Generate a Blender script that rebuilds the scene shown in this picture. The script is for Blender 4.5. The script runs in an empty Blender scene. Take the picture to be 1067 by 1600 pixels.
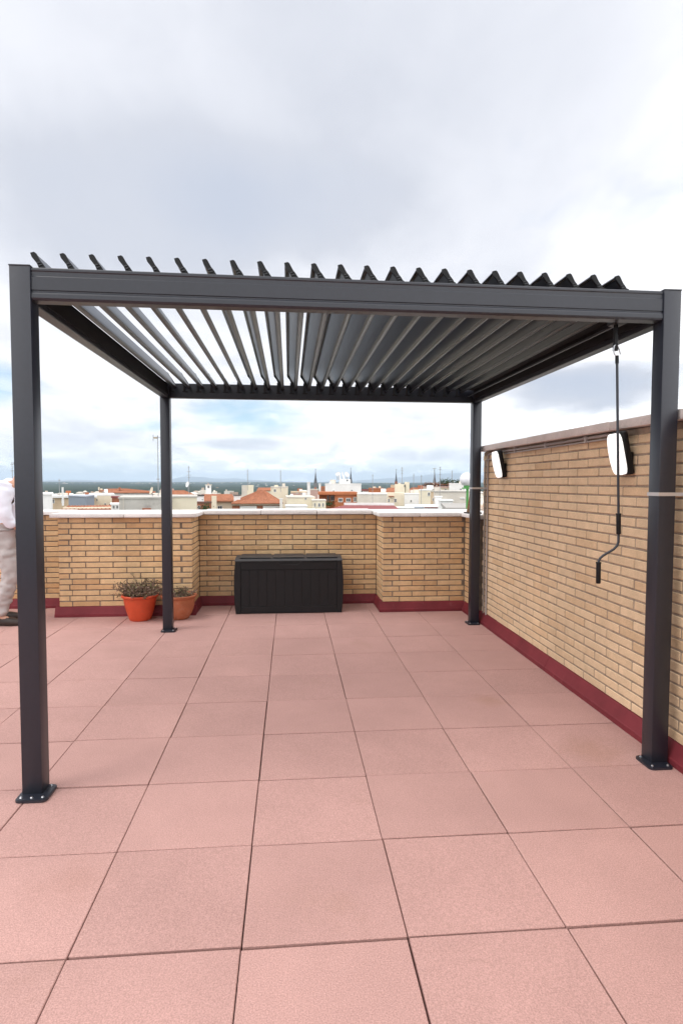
import bpy, bmesh, math, random
from mathutils import Vector, Matrix, noise
R = math.radians
random.seed(7)
sc = bpy.context.scene
col = sc.collection

# ---------------------------------------------------------------- camera
CAM = Vector((0.64867, -1.71784, 1.37876))
CR = Vector((0.99635585, -0.0852743, 0.00181938))
CU = Vector((0.00242421, 0.049634, 0.99876453))
CF = Vector((0.08525925, 0.99512047, -0.04965984))
FPX = 931.01                                   # focal length in pixels of the 1067 px wide photograph
cd = bpy.data.cameras.new('camera'); cam = bpy.data.objects.new('camera', cd); col.objects.link(cam)
M4 = Matrix((CR, CU, -CF)).transposed().to_4x4(); M4.translation = CAM
cam.matrix_world = M4
cd.sensor_fit = 'HORIZONTAL'; cd.sensor_width = 36.0; cd.lens = FPX / 1067 * 36
cd.clip_start = 0.05; cd.clip_end = 90000
sc.camera = cam

def ray(x, y):
    return (CF + CR * ((x - 533.5) / FPX) - CU * ((y - 800) / FPX))
def at(x, y, Y):                               # the point at world depth Y on the line of sight of a photo pixel
    d = ray(x, y); return CAM + d * ((Y - CAM.y) / d.y)
def project(v):
    d = v - CAM; w = d.dot(CF)
    if w < 0.05: return None
    return (533.5 + FPX * d.dot(CR) / w, 800 - FPX * d.dot(CU) / w, w)

# ---------------------------------------------------------------- world, sun, exposure
SUN_EL, SUN_AZ = R(57), R(244)                 # azimuth clockwise from +Y
w = bpy.data.worlds.new('World'); sc.world = w; w.use_nodes = True
nt = w.node_tree; nt.nodes.clear()
def N(t, **k):
    n = nt.nodes.new(t)
    for a, b in k.items(): setattr(n, a, b)
    return n
def L(a, b): nt.links.new(a, b)
def mth(op, a, b=None, c=None, clamp=False):
    n = N('ShaderNodeMath', operation=op); n.use_clamp = clamp
    for i, v in enumerate((a, b, c)):
        if v is None: continue
        if isinstance(v, (int, float)): n.inputs[i].default_value = v
        else: L(v, n.inputs[i])
    return n.outputs[0]
def build_sky():
    out = N('ShaderNodeOutputWorld'); bg = N('ShaderNodeBackground')
    bg.inputs['Strength'].default_value = 0.1
    L(bg.outputs[0], out.inputs['Surface'])
    sky = N('ShaderNodeTexSky', sky_type='NISHITA'); sky.sun_disc = False
    sky.sun_elevation = SUN_EL; sky.sun_rotation = SUN_AZ; sky.altitude = 600; w.cycles.sampling_method = 'MANUAL'; w.cycles.sample_map_resolution = 512
    tc = N('ShaderNodeTexCoord'); sep = N('ShaderNodeSeparateXYZ'); L(tc.outputs['Generated'], sep.inputs[0])
    X, Y, Z = sep.outputs
    # a cloud deck seen in perspective: direction divided by its height
    zz = mth('ADD', mth('MAXIMUM', Z, 0.0), 0.17)
    cmb = N('ShaderNodeCombineXYZ')
    L(mth('DIVIDE', X, zz), cmb.inputs[0]); L(mth('DIVIDE', Y, zz), cmb.inputs[1])
    def nz(scale, detail, rough, off, dist=0.0):
        n = N('ShaderNodeTexNoise'); n.inputs['Scale'].default_value = scale; n.inputs['Detail'].default_value = detail
        n.inputs['Roughness'].default_value = rough; n.inputs['Distortion'].default_value = dist
        mp = N('ShaderNodeMapping'); mp.inputs['Location'].default_value = off; mp.inputs['Scale'].default_value = (1, .62, 1)
        L(cmb.outputs[0], mp.inputs[0]); L(mp.outputs[0], n.inputs['Vector']); return n.outputs['Fac']
    nbig = nz(0.55, 3, .5, (3.1, 7.7, 0)); nmid = nz(1.5, 7, .56, (1.3, 2.2, 0), .35); nfine = nz(4.0, 6, .55, (8.3, 4.2, 0), .5)
    # cloud masses: (direction of the centre, angular radius, flattening of the height axis, weight)
    def blob(px, py, rad, flat, wgt):
        d = ray(px, py).normalized()
        n1 = N('ShaderNodeVectorMath', operation='SUBTRACT'); L(tc.outputs['Generated'], n1.inputs[0]); n1.inputs[1].default_value = d
        n2 = N('ShaderNodeVectorMath', operation='MULTIPLY'); L(n1.outputs[0], n2.inputs[0]); n2.inputs[1].default_value = (1, 1, flat)
        n3 = N('ShaderNodeVectorMath', operation='LENGTH'); L(n2.outputs[0], n3.inputs[0])
        dn = mth('ADD', n3.outputs['Value'], mth('MULTIPLY', mth('SUBTRACT', nmid, .5), rad * 1.1))
        mr = N('ShaderNodeMapRange', interpolation_type='SMOOTHERSTEP'); L(dn, mr.inputs[0])
        mr.inputs[1].default_value = rad; mr.inputs[2].default_value = rad * .12; mr.inputs[3].default_value = 0; mr.inputs[4].default_value = wgt
        return mr.outputs[0]
    dark = None
    for b in ((300, 250, .85, 1.5, .31), (800, 170, .75, 1.5, .20), (210, 330, .36, 2.0, .27), (470, 320, .26, 2.4, .20), (930, 600, .20, 3.8, .72),
              (120, 690, .22, 6, .10), (380, 694, .12, 9, .20), (690, 712, .16, 8, .18)):
        v = blob(*b); dark = v if dark is None else mth('ADD', dark, v)
    d0 = mth('ADD', dark, mth('MULTIPLY', mth('SUBTRACT', nbig, .5), .30))
    d0 = mth('ADD', d0, mth('MULTIPLY', mth('SUBTRACT', nmid, .5), .40))
    d0 = mth('ADD', d0, mth('MULTIPLY', mth('SUBTRACT', nfine, .5), .22))
    lo = N('ShaderNodeMapRange'); L(Z, lo.inputs[0]); lo.inputs[1].default_value = .26; lo.inputs[2].default_value = .05; lo.inputs[3].default_value = 0; lo.inputs[4].default_value = .36
    d0 = mth('ADD', d0, mth('MULTIPLY', lo.outputs[0], mth('SUBTRACT', nfine, .30)))
    cr = N('ShaderNodeValToRGB'); L(mth('ADD', d0, .085, clamp=True), cr.inputs[0])
    e = cr.color_ramp.elements
    e[0].position = 0.0; e[0].color = (2.0, 1.99, 2.0, 1); e[1].position = 1.0; e[1].color = (.40, .44, .53, 1)
    for p, c in ((.18, (.93, .93, .955, 1)), (.36, (.66, .67, .715, 1)), (.6, (.485, .505, .565, 1))):
        q = e.new(p); q.color = c
    # gaps with blue sky
    gaps = None
    for b in ((-15, 600, .09, 2.2, .8), (390, 650, .13, 3.0, .82), (230, 665, .08, 5, .6), (150, 735, .3, 12, .35), (640, 735, .3, 14, .45)):
        v = blob(*b); gaps = v if gaps is None else mth('MAXIMUM', gaps, v)
    lowband = N('ShaderNodeMapRange'); L(nmid, lowband.inputs[0]); lowband.inputs[1].default_value = .60; lowband.inputs[2].default_value = .75
    lowband.inputs[3].default_value = 0; lowband.inputs[4].default_value = .35
    gaps = mth('MAXIMUM', gaps, lowband.outputs[0])
    g2 = mth('MULTIPLY', gaps, mth('ADD', mth('MULTIPLY', nfine, 2.4), -.35, clamp=True), clamp=True)
    m10 = N('ShaderNodeVectorMath', operation='SCALE'); L(cr.outputs[0], m10.inputs[0]); m10.inputs['Scale'].default_value = 10.0
    blue = N('ShaderNodeVectorMath', operation='MULTIPLY'); L(sky.outputs[0], blue.inputs[0]); blue.inputs[1].default_value = (.92, 1.12, 1.16)
    mix = N('ShaderNodeMix', data_type='RGBA'); L(g2, mix.inputs['Factor']); L(m10.outputs[0], mix.inputs[6]); L(blue.outputs[0], mix.inputs[7])
    L(mix.outputs[2], bg.inputs['Color'])
build_sky()
sd = bpy.data.lights.new('sun', 'SUN'); sun = bpy.data.objects.new('sun', sd); col.objects.link(sun)
sd.energy = 0.75; sd.angle = R(22); sd.color = (1, .96, .9)
sv = Vector((math.sin(SUN_AZ) * math.cos(SUN_EL), math.cos(SUN_AZ) * math.cos(SUN_EL), math.sin(SUN_EL)))
sun.rotation_euler = sv.to_track_quat('Z', 'Y').to_euler()
sc.view_settings.view_transform = 'Standard'; sc.view_settings.look = 'None'
sc.view_settings.exposure = 0.54; sc.view_settings.gamma = 1.0; sc.view_settings.use_curve_mapping = False
sc.render.engine = 'CYCLES'
sc.cycles.use_denoising = True
sc.cycles.max_bounces = 6; sc.cycles.diffuse_bounces = 3; sc.cycles.glossy_bounces = 3; sc.cycles.volume_bounces = 0
sc.cycles.transmission_bounces = 3; sc.cycles.transparent_max_bounces = 6
sc.cycles.caustics_reflective = False; sc.cycles.caustics_refractive = False

# ---------------------------------------------------------------- materials
MAT = {}
def mat(name, base, rough=.8, spec=.3, metal=0.0, var=0.0, rnd=0.0, nscale=8.0, bump=0.0, bscale=60.0, hue=None, hue_amt=0.0,
        speck=None, emit=None, coord='Object', bdist=.004, spots=None, weather=None, stains=()):
    m = bpy.data.materials.new(name); m.use_nodes = True; t = m.node_tree; b = t.nodes['Principled BSDF']
    b.inputs['Roughness'].default_value = rough; b.inputs['Specular IOR Level'].default_value = spec; b.inputs['Metallic'].default_value = metal
    def n(ty, **k):
        q = t.nodes.new(ty)
        for a, v in k.items(): setattr(q, a, v)
        return q
    lk = t.links.new
    tc = n('ShaderNodeTexCoord').outputs[coord]
    cur = n('ShaderNodeRGB'); cur.outputs[0].default_value = (*base, 1); cur = cur.outputs[0]
    oi = n('ShaderNodeObjectInfo'); ge = n('ShaderNodeNewGeometry')
    s = n('ShaderNodeMath', operation='ADD'); lk(oi.outputs['Random'], s.inputs[0]); lk(ge.outputs['Random Per Island'], s.inputs[1])
    fr = n('ShaderNodeMath', operation='FRACT'); lk(s.outputs[0], fr.inputs[0])
    # shift the pattern from piece to piece
    vs = n('ShaderNodeVectorMath', operation='SCALE'); vs.inputs[0].default_value = (37, 91, 53); lk(fr.outputs[0], vs.inputs['Scale'])
    va = n('ShaderNodeVectorMath', operation='ADD'); lk(tc, va.inputs[0]); lk(vs.outputs[0], va.inputs[1]); vec = va.outputs[0] if rnd else tc
    def mixc(fac, a, bcol, mode='MIX'):
        q = n('ShaderNodeMix', data_type='RGBA', blend_type=mode)
        if isinstance(fac, float): q.inputs['Factor'].default_value = fac
        else: lk(fac, q.inputs['Factor'])
        for i, v in ((6, a), (7, bcol)):
            if isinstance(v, tuple): q.inputs[i].default_value = (*v, 1)
            else: lk(v, q.inputs[i])
        return q.outputs[2]
    if hue:
        wn = n('ShaderNodeTexWhiteNoise', noise_dimensions='1D'); lk(fr.outputs[0], wn.inputs['W'])
        pw = n('ShaderNodeMath', operation='POWER'); lk(wn.outputs['Value'], pw.inputs[0]); pw.inputs[1].default_value = 3.2
        ml = n('ShaderNodeMath', operation='MULTIPLY'); lk(pw.outputs[0], ml.inputs[0]); ml.inputs[1].default_value = hue_amt
        cur = mixc(ml.outputs[0], cur, hue)
    def valmul(cur, src, lo, hi, fmin=.3, fmax=.7):
        r = n('ShaderNodeMapRange'); lk(src, r.inputs[0]); r.inputs[1].default_value = fmin; r.inputs[2].default_value = fmax
        r.inputs[3].default_value = lo; r.inputs[4].default_value = hi
        v = n('ShaderNodeVectorMath', operation='SCALE'); lk(cur, v.inputs[0]); lk(r.outputs[0], v.inputs['Scale']); return v.outputs[0]
    if rnd: cur = valmul(cur, fr.outputs[0], 1 - rnd, 1 + rnd, 0, 1)
    def noi(scale, det=4, ro=.6, v=None):
        q = n('ShaderNodeTexNoise'); q.inputs['Scale'].default_value = scale; q.inputs['Detail'].default_value = det; q.inputs['Roughness'].default_value = ro
        lk(v or vec, q.inputs['Vector']); return q.outputs['Fac']
    if var: cur = valmul(cur, noi(nscale), 1 - var, 1 + var)
    if spots:   # (scale, colour, threshold, amount): patches of wear
        r = n('ShaderNodeMapRange'); lk(noi(spots[0], 5, .65), r.inputs[0]); r.inputs[1].default_value = spots[2]; r.inputs[2].default_value = spots[2] + .14
        r.inputs[4].default_value = spots[3]; cur = mixc(r.outputs[0], cur, spots[1])
    if weather:  # (scale, stretch of the height axis, amount): tone changes that run across the pieces
        mp = n('ShaderNodeMapping'); mp.inputs['Scale'].default_value = (1, 1, weather[1]); lk(ge.outputs['Position'], mp.inputs[0])
        cur = valmul(cur, noi(weather[0], 4, .6, mp.outputs[0]), 1 - weather[2], 1 + weather[2])
    for sx, sy, sr, scol, samt in stains:
        dv = n('ShaderNodeVectorMath', operation='DISTANCE'); lk(ge.outputs['Position'], dv.inputs[0]); dv.inputs[1].default_value = (sx, sy, 0)
        nn = noi(9, 4, .6, ge.outputs['Position']); ad = n('ShaderNodeMath', operation='MULTIPLY_ADD'); lk(nn, ad.inputs[0]); ad.inputs[1].default_value = sr * 1.2; lk(dv.outputs['Value'], ad.inputs[2])
        r = n('ShaderNodeMapRange', interpolation_type='SMOOTHSTEP'); lk(ad.outputs[0], r.inputs[0]); r.inputs[1].default_value = sr * 1.6; r.inputs[2].default_value = sr * .5; r.inputs[3].default_value = 0; r.inputs[4].default_value = samt
        cur = mixc(r.outputs[0], cur, scol)
    if speck:   # (scale, amount) fine grain
        cur = valmul(cur, noi(speck[0], 2, .5), 1 - speck[1], 1 + speck[1])
    lk(cur, b.inputs['Base Color'])
    if bump:
        q = n('ShaderNodeBump'); q.inputs['Strength'].default_value = bump; q.inputs['Distance'].default_value = bdist
        lk(noi(bscale, 3), q.inputs['Height']); lk(q.outputs[0], b.inputs['Normal'])
    if emit:
        b.inputs['Emission Color'].default_value = (*emit[0], 1); b.inputs['Emission Strength'].default_value = emit[1]
    MAT[name] = m; return m
mat('tile', (.45, .268, .240), .95, .12, var=.05, rnd=.045, nscale=2.5, bump=.6, bscale=210, speck=(230, .20), bdist=.003, spots=(1.7, (.37, .22, .18), .62, .5), weather=(1.1, 1, .05), stains=((2.2, 1.17, .24, (.34, .19, .13), .4), (1.9, 1.9, .16, (.36, .20, .14), .4), (-.1, .35, .2, (.38, .21, .17), .35)))
mat('joint', (.05, .035, .03), 1, .05)
mat('brick', (.655, .45, .255), .9, .2, var=.10, rnd=.055, nscale=14, bump=.5, bscale=70, hue=(.53, .29, .135), hue_amt=.65, speck=(160, .08), bdist=.003, spots=(6, (.47, .34, .22), .62, .6), weather=(2.2, .35, .12))
mat('brick_pale', (.66, .485, .315), .9, .2, var=.08, rnd=.05, nscale=14, bump=.5, bscale=70, hue=(.57, .37, .21), hue_amt=.6, speck=(160, .07), bdist=.003, spots=(5, (.53, .40, .22), .62, .5), weather=(2.0, .35, .10))
mat('mortar_pale', (.32, .245, .185), 1, .1, var=.25, nscale=25, bump=.6, bscale=90)
mat('mortar', (.225, .18, .14), 1, .1, var=.25, nscale=25, bump=.6, bscale=90)
mat('coping', (.76, .73, .705), .85, .2, var=.10, nscale=6, rnd=.03, bump=.3, bscale=80, speck=(140, .07), spots=(5, (.47, .44, .40), .63, .5))
mat('coping_worn', (.66, .585, .55), .85, .2, var=.10, nscale=6, rnd=.03, bump=.3, bscale=80, speck=(140, .08), spots=(5, (.46, .40, .36), .60, .6))
mat('skirting', (.175, .027, .035), .55, .2, var=.14, nscale=5, rnd=.04, bump=.1, bscale=30, spots=(9, (.24, .08, .08), .64, .6), weather=(3, .5, .15))
mat('anthracite', (.013, .015, .024), .38, .62, var=.10, nscale=2.2, spots=(3.5, (.026, .027, .034), .60, .5), speck=(60, .08), bump=.06, bscale=420, bdist=.001)
mat('anthracite_inner', (.010, .010, .012), .6, .3)
mat('blade', (.012, .0135, .019), .30, .9, var=.05, nscale=3)
mat('black_plastic', (.006, .006, .007), .5, .3)
mat('resin', (.009, .0085, .0095), .5, .3, var=.1, nscale=8, bump=.25, bscale=140, bdist=.002)
mat('resin_lit', (.034, .033, .035), .5, .4, var=.15, nscale=12, bump=.3, bscale=120, bdist=.002, spots=(14, (.06, .055, .05), .62, .5))  # lighter copy of the box resin: sky light on the lid put into the colour
mat('cap_rib', (.05, .05, .055), .5, .4)
mat('steel', (.62, .63, .66), .3, .5, metal=1.0)
mat('alu', (.55, .53, .52), .45, .5, metal=.6)
mat('diffuser', (.86, .86, .84), .35, .5, emit=((1, .99, .97), .6))
mat('conduit', (.36, .32, .30), .6, .3, var=.1)
mat('pot_red', (.56, .075, .028), .45, .4, var=.1, nscale=10, spots=(9, (.34, .075, .045), .6, .5))
mat('pot_clay', (.42, .145, .075), .85, .2, var=.14, nscale=9, bump=.3, bscale=60, spots=(8, (.50, .27, .19), .58, .5))
mat('soil', (.07, .055, .045), 1, .1, var=.3, nscale=40, bump=.8, bscale=80)
mat('dry', (.19, .12, .095), .9, .15, rnd=.4, hue=(.17, .19, .08), hue_amt=.9)
mat('dry_stem', (.17, .11, .075), .9, .15, rnd=.3)
mat('shirt', (.74, .76, .84), .85, .2, var=.03)
mat('trousers', (.43, .395, .385), .9, .15, var=.08, nscale=14, bump=.3, bscale=60)
mat('skin', (.50, .28, .20), .55, .35, var=.05)
mat('hair', (.10, .085, .075), .7, .3, var=.3, nscale=40)
mat('leather', (.035, .025, .022), .55, .4, var=.1)
mat('wicker', (.20, .115, .06), .85, .2, var=.5, nscale=60, bump=.8, bscale=70)
mat('globe', (.82, .80, .84), .4, .4)
mat('green_paint', (.10, .34, .09), .5, .4)

# ---------------------------------------------------------------- mesh helpers
def tag(o, label=None, cat=None, group=None, kind=None):
    if label: o['label'] = label
    if cat: o['category'] = cat
    if group: o['group'] = group
    if kind: o['kind'] = kind
    return o
def empty(name, loc=(0, 0, 0), rz=0.0, parent=None):
    o = bpy.data.objects.new(name, None); col.objects.link(o); o.location = loc; o.rotation_euler = (0, 0, rz); o.empty_display_size = .1
    if parent: o.parent = parent
    return o
def link(name, me, parent=None, loc=(0, 0, 0), rot=(0, 0, 0)):
    o = bpy.data.objects.new(name, me); col.objects.link(o); o.location = loc; o.rotation_euler = rot
    if parent: o.parent = parent
    return o
class MB:
    def __init__(s): s.v = []; s.f = []; s.sm = []
    def add(s, vs, fs, smooth=False):
        k = len(s.v); s.v += [tuple(v) for v in vs]
        for f in fs: s.f.append(tuple(i + k for i in f)); s.sm.append(smooth)
        return s
    def box(s, a, b, M=None):
        (x0, y0, z0), (x1, y1, z1) = a, b
        vs = [Vector(c) for c in ((x0, y0, z0), (x1, y0, z0), (x1, y1, z0), (x0, y1, z0), (x0, y0, z1), (x1, y0, z1), (x1, y1, z1), (x0, y1, z1))]
        if M: vs = [M @ v for v in vs]
        return s.add(vs, [(0, 3, 2, 1), (4, 5, 6, 7), (0, 1, 5, 4), (1, 2, 6, 5), (2, 3, 7, 6), (3, 0, 4, 7)])
    def bbox(s, a, b, bev=.004, seg=1, M=None):
        bm = bmesh.new(); bmesh.ops.create_cube(bm, size=1)
        for v in bm.verts: v.co = Vector([a[i] + (v.co[i] + .5) * (b[i] - a[i]) for i in range(3)])
        bmesh.ops.bevel(bm, geom=bm.edges[:], offset=bev, segments=seg, affect='EDGES', profile=.5)
        s.addbm(bm, M, smooth=seg > 1); return s
    def addbm(s, bm, M=None, smooth=False):
        bm.verts.index_update()
        s.add([(M @ v.co) if M else v.co.copy() for v in bm.verts], [[v.index for v in f.verts] for f in bm.faces], smooth); bm.free(); return s
    def prism(s, poly, axis, a, b, M=None):
        # poly: (p, q) points; extruded along axis from a to b. axis 0: (y, z); 1: (x, z); 2: (x, y)
        n = len(poly)
        def mk(p, q, t): return Vector(((t, p, q), (p, t, q), (p, q, t))[axis])
        vs = [mk(p, q, a) for p, q in poly] + [mk(p, q, b) for p, q in poly]
        if M: vs = [M @ v for v in vs]
        return s.add(vs, [tuple(range(n))[::-1], tuple(range(n, 2 * n))] + [(i, (i + 1) % n, (i + 1) % n + n, i + n) for i in range(n)])
    def tube(s, pts, rad, seg=8, cap=True):
        pts = [Vector(p) for p in pts]; rads = rad if isinstance(rad, (list, tuple)) else [rad] * len(pts)
        ref = None; rings = []
        for i, p in enumerate(pts):
            t = (pts[min(i + 1, len(pts) - 1)] - pts[max(i - 1, 0)]).normalized()
            if ref is None: ref = t.orthogonal().normalized()
            ref = (ref - t * ref.dot(t)).normalized(); bi = t.cross(ref)
            rings.append([p + (ref * math.cos(2 * math.pi * k / seg) + bi * math.sin(2 * math.pi * k / seg)) * rads[i] for k in range(seg)])
        vs = [v for r in rings for v in r]; fs = []
        for i in range(len(pts) - 1):
            for k in range(seg): fs.append((i * seg + k, i * seg + (k + 1) % seg, (i + 1) * seg + (k + 1) % seg, (i + 1) * seg + k))
        if cap: fs += [tuple(range(seg))[::-1], tuple(range((len(pts) - 1) * seg, len(pts) * seg))]
        return s.add(vs, fs, True)
    def lathe(s, prof, seg=24, c=(0, 0, 0), M=None, wob=0):
        vs = []; fs = []
        for r, z in prof:
            for k in range(seg):
                a = 2 * math.pi * k / seg
                v = Vector((r * math.cos(a), r * math.sin(a), z))
                if M: v = M @ v
                vs.append(v + Vector(c))
        for i in range(len(prof) - 1):
            for k in range(seg): fs.append((i * seg + k, i * seg + (k + 1) % seg, (i + 1) * seg + (k + 1) % seg, (i + 1) * seg + k))
        fs += [tuple(range(seg))[::-1], tuple(range((len(prof) - 1) * seg, len(prof) * seg))]
        return s.add(vs, fs, True)
    def mesh(s, name, m):
        me = bpy.data.meshes.new(name); me.from_pydata(s.v, [], s.f); me.materials.append(MAT[m] if isinstance(m, str) else m)
        me.polygons.foreach_set('use_smooth', s.sm); me.update(); return me
    def build(s, name, m, parent=None, loc=(0, 0, 0), rot=(0, 0, 0)):
        me = s.mesh(name, m)
        if any(s.sm): me.set_sharp_from_angle(angle=R(38))
        return link(name, me, parent, loc, rot)

# ---------------------------------------------------------------- the terrace floor
fl = MB().box((-7.3, -5, -.45), (5.35, 5.5, -.032)).build('terrace_floor', 'joint'); tag(fl, kind='structure')
def tile_mesh(wx, wy):
    b = MB().bbox((-wx / 2, -wy / 2, -.03), (wx / 2, wy / 2, 0), .0022); return b.mesh('paving_tile', 'tile')
TM = [tile_mesh(.4972 - .0007 * i, .4945 - .0009 * ((i * 2) % 5)) for i in range(5)]
TME = tile_mesh(.4965, .4968)
rt = random.Random(3)
rowsh = [rt.uniform(-.006, .006) for _ in range(24)]
for i in range(-14, 5):
    csh = rt.uniform(-.010, .010)
    for j in range(-7 if i >= -9 else 0, 10):
        o = link('paving_tile', rt.choice(TM), fl, (i * .5 + .25 + rt.uniform(-.0012, .0012), j * .5 + .25 + csh * .5 + rowsh[j + 7] * .3 + rt.uniform(-.0018, .0018), rt.uniform(-.0018, .0012)),
                 (R(rt.uniform(-.12, .12)), R(rt.uniform(-.12, .12)), R(rt.choice((0, 90, 180, 270)) * 0 + rt.uniform(-.16, .16))))

# ---------------------------------------------------------------- brick walls
PITCH_Z, PITCH_L, JH, JV, BD = .0573, .2725, .0105, .010, .10
BM_CACHE = {}
def brick_mesh(l, m):
    k = round(l, 3)
    if (k, m) not in BM_CACHE:
        BM_CACHE[k, m] = MB().bbox((0, 0, 0), (k, BD, PITCH_Z - JH), .0035).mesh('brick', m)
    return BM_CACHE[k, m]
rb = random.Random(11)
def brick_run(org, u, L_, courses, phase, s0, s1, first=0):
    """bricks of one face. org: lower start of the face, u: direction along it; the face looks to the right of u (u x up)."""
    u = Vector(u).normalized(); inward = Vector((0, 0, 1)).cross(u)
    out = []
    for c in range(first, courses):
        a = s0[c % 2]; b = L_ - s1[c % 2]
        x = -phase - (PITCH_L / 2 if c % 2 else 0)
        while x < b:
            p, q = max(x, a), min(x + PITCH_L, b)
            x += PITCH_L
            if q - p < .03: continue
            ln = q - p - JV
            o = Vector(org) + u * (p + JV / 2 + rb.uniform(-.0012, .0012)) + Vector((0, 0, c * PITCH_Z + rb.uniform(-.001, .001))) + inward * rb.uniform(-.0015, .0015)
            out.append((o, math.atan2(u.y, u.x) + R(rb.uniform(-.12, .12)), ln))
    return out
def place_bricks(parent, runs, m='brick', limit=300):
    sc_ = []
    for o, a, ln in runs:
        mid = o + Vector((math.cos(a), math.sin(a), 0)) * (ln / 2) + Vector((0, 0, PITCH_Z / 2))
        q = project(mid); area = 0
        if q and -20 < q[0] < 1087 and -20 < q[1] < 1620:
            nrm = Vector((math.sin(a), -math.cos(a), 0)); view = (CAM - mid).normalized()
            area = max(0, nrm.dot(view)) * ln / (q[2] ** 2)
        sc_.append(area)
    order = sorted(range(len(runs)), key=lambda i: -sc_[i])
    rest = MB()
    for n_, i in enumerate(order):
        o, a, ln = runs[i]
        if n_ < limit and sc_[i] > 0:
            link('brick', brick_mesh(ln, m), parent, o, (0, R(rb.uniform(-.15, .15)), a))
        else:
            M = Matrix.Translation(o) @ Matrix.Rotation(a, 4, 'Z'); me = brick_mesh(ln, m)
            rest.add([M @ v.co for v in me.vertices], [tuple(p.vertices) for p in me.polygons])
    if rest.v: tag(rest.build('brick_courses', m, parent), kind='stuff')
ZB, ZT = .105, 1.015
# the parapet at the back: recessed stretches at Y 5.0 and two blocks standing forward at Y 4.53
par = tag(empty('brick_parapet', (0, 5.0, 0)), 'low tan brick parapet with white stone coping along the far edge of the terrace', 'wall')
par.location = (0, 0, 0)
NC = 16
XL0, XL1, XR0, XR1, YB, YF = -1.704, -.365, 1.624, 2.513, 5.0, 4.53
runs = []
runs += brick_run((-7.0, YB, ZB), (1, 0, 0), XL0 + 7.0, NC, .05, (0, 0), (0, 0))
runs += brick_run((XL0, YF, ZB), (1, 0, 0), XL1 - XL0, NC, .14, (0, BD + .008), (BD + .008, 0))
runs += brick_run((XL0, YB, ZB), (0, -1, 0), YB - YF, NC, .1, (0, 0), (BD + .008, 0))
runs += brick_run((XL1, YF, ZB), (0, 1, 0), YB - YF, NC, .06, (0, BD + .008), (0, 0))
runs += brick_run((XL1, YB, ZB), (1, 0, 0), XR0 - XL1, NC, .19, (0, 0), (0, 0))
runs += brick_run((XR0, YB, ZB), (0, -1, 0), YB - YF, NC, .02, (0, 0), (BD + .008, 0))
runs += brick_run((XR0, YF, ZB), (1, 0, 0), XR1 - XR0, NC, .09, (0, BD + .008), (0, 0))
runs += brick_run((XR1, YF, ZB), (0, -1, 0), .50, NC, .13, (0, 0), (0, 0))
runs += brick_run((-7.0, -4.5, ZB), (0, 1, 0), YB + 4.5, NC, .03, (0, 0), (0, 0))
place_bricks(par, runs)
mo = MB(); mo.box((-7.245, -4.5, -.03), (-7.0 - .007, YB + .1, ZT + .0025))
RC = .007
mo.box((-7.25, YB + RC, -.03), (XL0 + .2, YB + .24, ZT + .003)); mo.box((XL0 + RC, YF + RC, -.03), (XL1 - RC, YB + .239, ZT + .002))
mo.box((XL1 - .1, YB + RC, -.03), (XR0 + .1, YB + .2385, ZT + .0015)); mo.box((XR0 + RC, YF + RC, -.03), (XR1 + .24, YB + .238, ZT + .001)); mo.box((XR1 + RC, 4.03, -.03), (XR1 + .245, YF + .1, ZT + .0005))
mo.build('mortar', 'mortar', par)
def stones(parent, x0, x1, y0, y1, z0, z1, n, along=0, m='coping'):
    step = ((x1 - x0) if along == 0 else (y1 - y0)) / n
    for k in range(n):
        g = .003; dz = rb.uniform(-.002, .002)
        if along == 0: b = MB().bbox((x0 + k * step + g, y0, z0), (x0 + (k + 1) * step - g, y1, z1 + dz), .006, 2)
        else: b = MB().bbox((x0, y0 + k * step + g, z0), (x1, y0 + (k + 1) * step - g, z1 + dz), .006, 2)
        b.build('coping_stone', m, parent)
stones(par, -6.945, XL0 - .062, 4.945, 5.32, 1.021, 1.064, 5)
stones(par, -7.32, -6.948, -4.5, 5.32, 1.021, 1.064, 8, 1)
stones(par, XL0 - .06, XL1 + .055, 4.47, 5.325, 1.018, 1.059, 2)
stones(par, XL1 + .058, XR0 - .055, 4.945, 5.32, 1.021, 1.070, 3)
stones(par, XR0 - .052, 2.452, 4.47, 5.325, 1.018, 1.061, 2)
stones(par, 2.455, 2.83, 3.995, 5.325, 1.018, 1.060, 1, 1)
def skirt(parent, p0, p1, nrm, out_b=.035, out_t=.006, h=.105):
    p0, p1, n = Vector(p0), Vector(p1), Vector(nrm)
    a = [(out_b, 0), (out_b, .03), (out_b - .006, .036), (out_t + .006, h - .012), (out_t, h), (-.02, h), (-.02, 0)]
    vs = [p + n * o + Vector((0, 0, z)) for p in (p0, p1) for o, z in a]; k = len(a)
    b = MB().add(vs, [tuple(range(k)), tuple(range(k, 2 * k))[::-1]] + [(i, i + k, (i + 1) % k + k, (i + 1) % k) for i in range(k)])
    return b.build('skirting', 'skirting', parent)
skirt(par, (-7.0, -4.5, 0), (-7.0, YB - .04, 0), (1, 0, 0)); skirt(par, (-6.96, YB, 0), (XL0 - .005, YB, 0), (0, -1, 0)); skirt(par, (XL0 - .036, YF, 0), (XL1 + .036, YF, 0), (0, -1, 0))
skirt(par, (XL0, YF + .003, 0), (XL0, YB - .04, 0), (-1, 0, 0)); skirt(par, (XL1, YF + .003, 0), (XL1, YB - .04, 0), (1, 0, 0))
skirt(par, (XL1 + .006, YB, 0), (.55, YB, 0), (0, -1, 0)); skirt(par, (.554, YB, 0), (XR0 - .006, YB, 0), (0, -1, 0))
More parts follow.
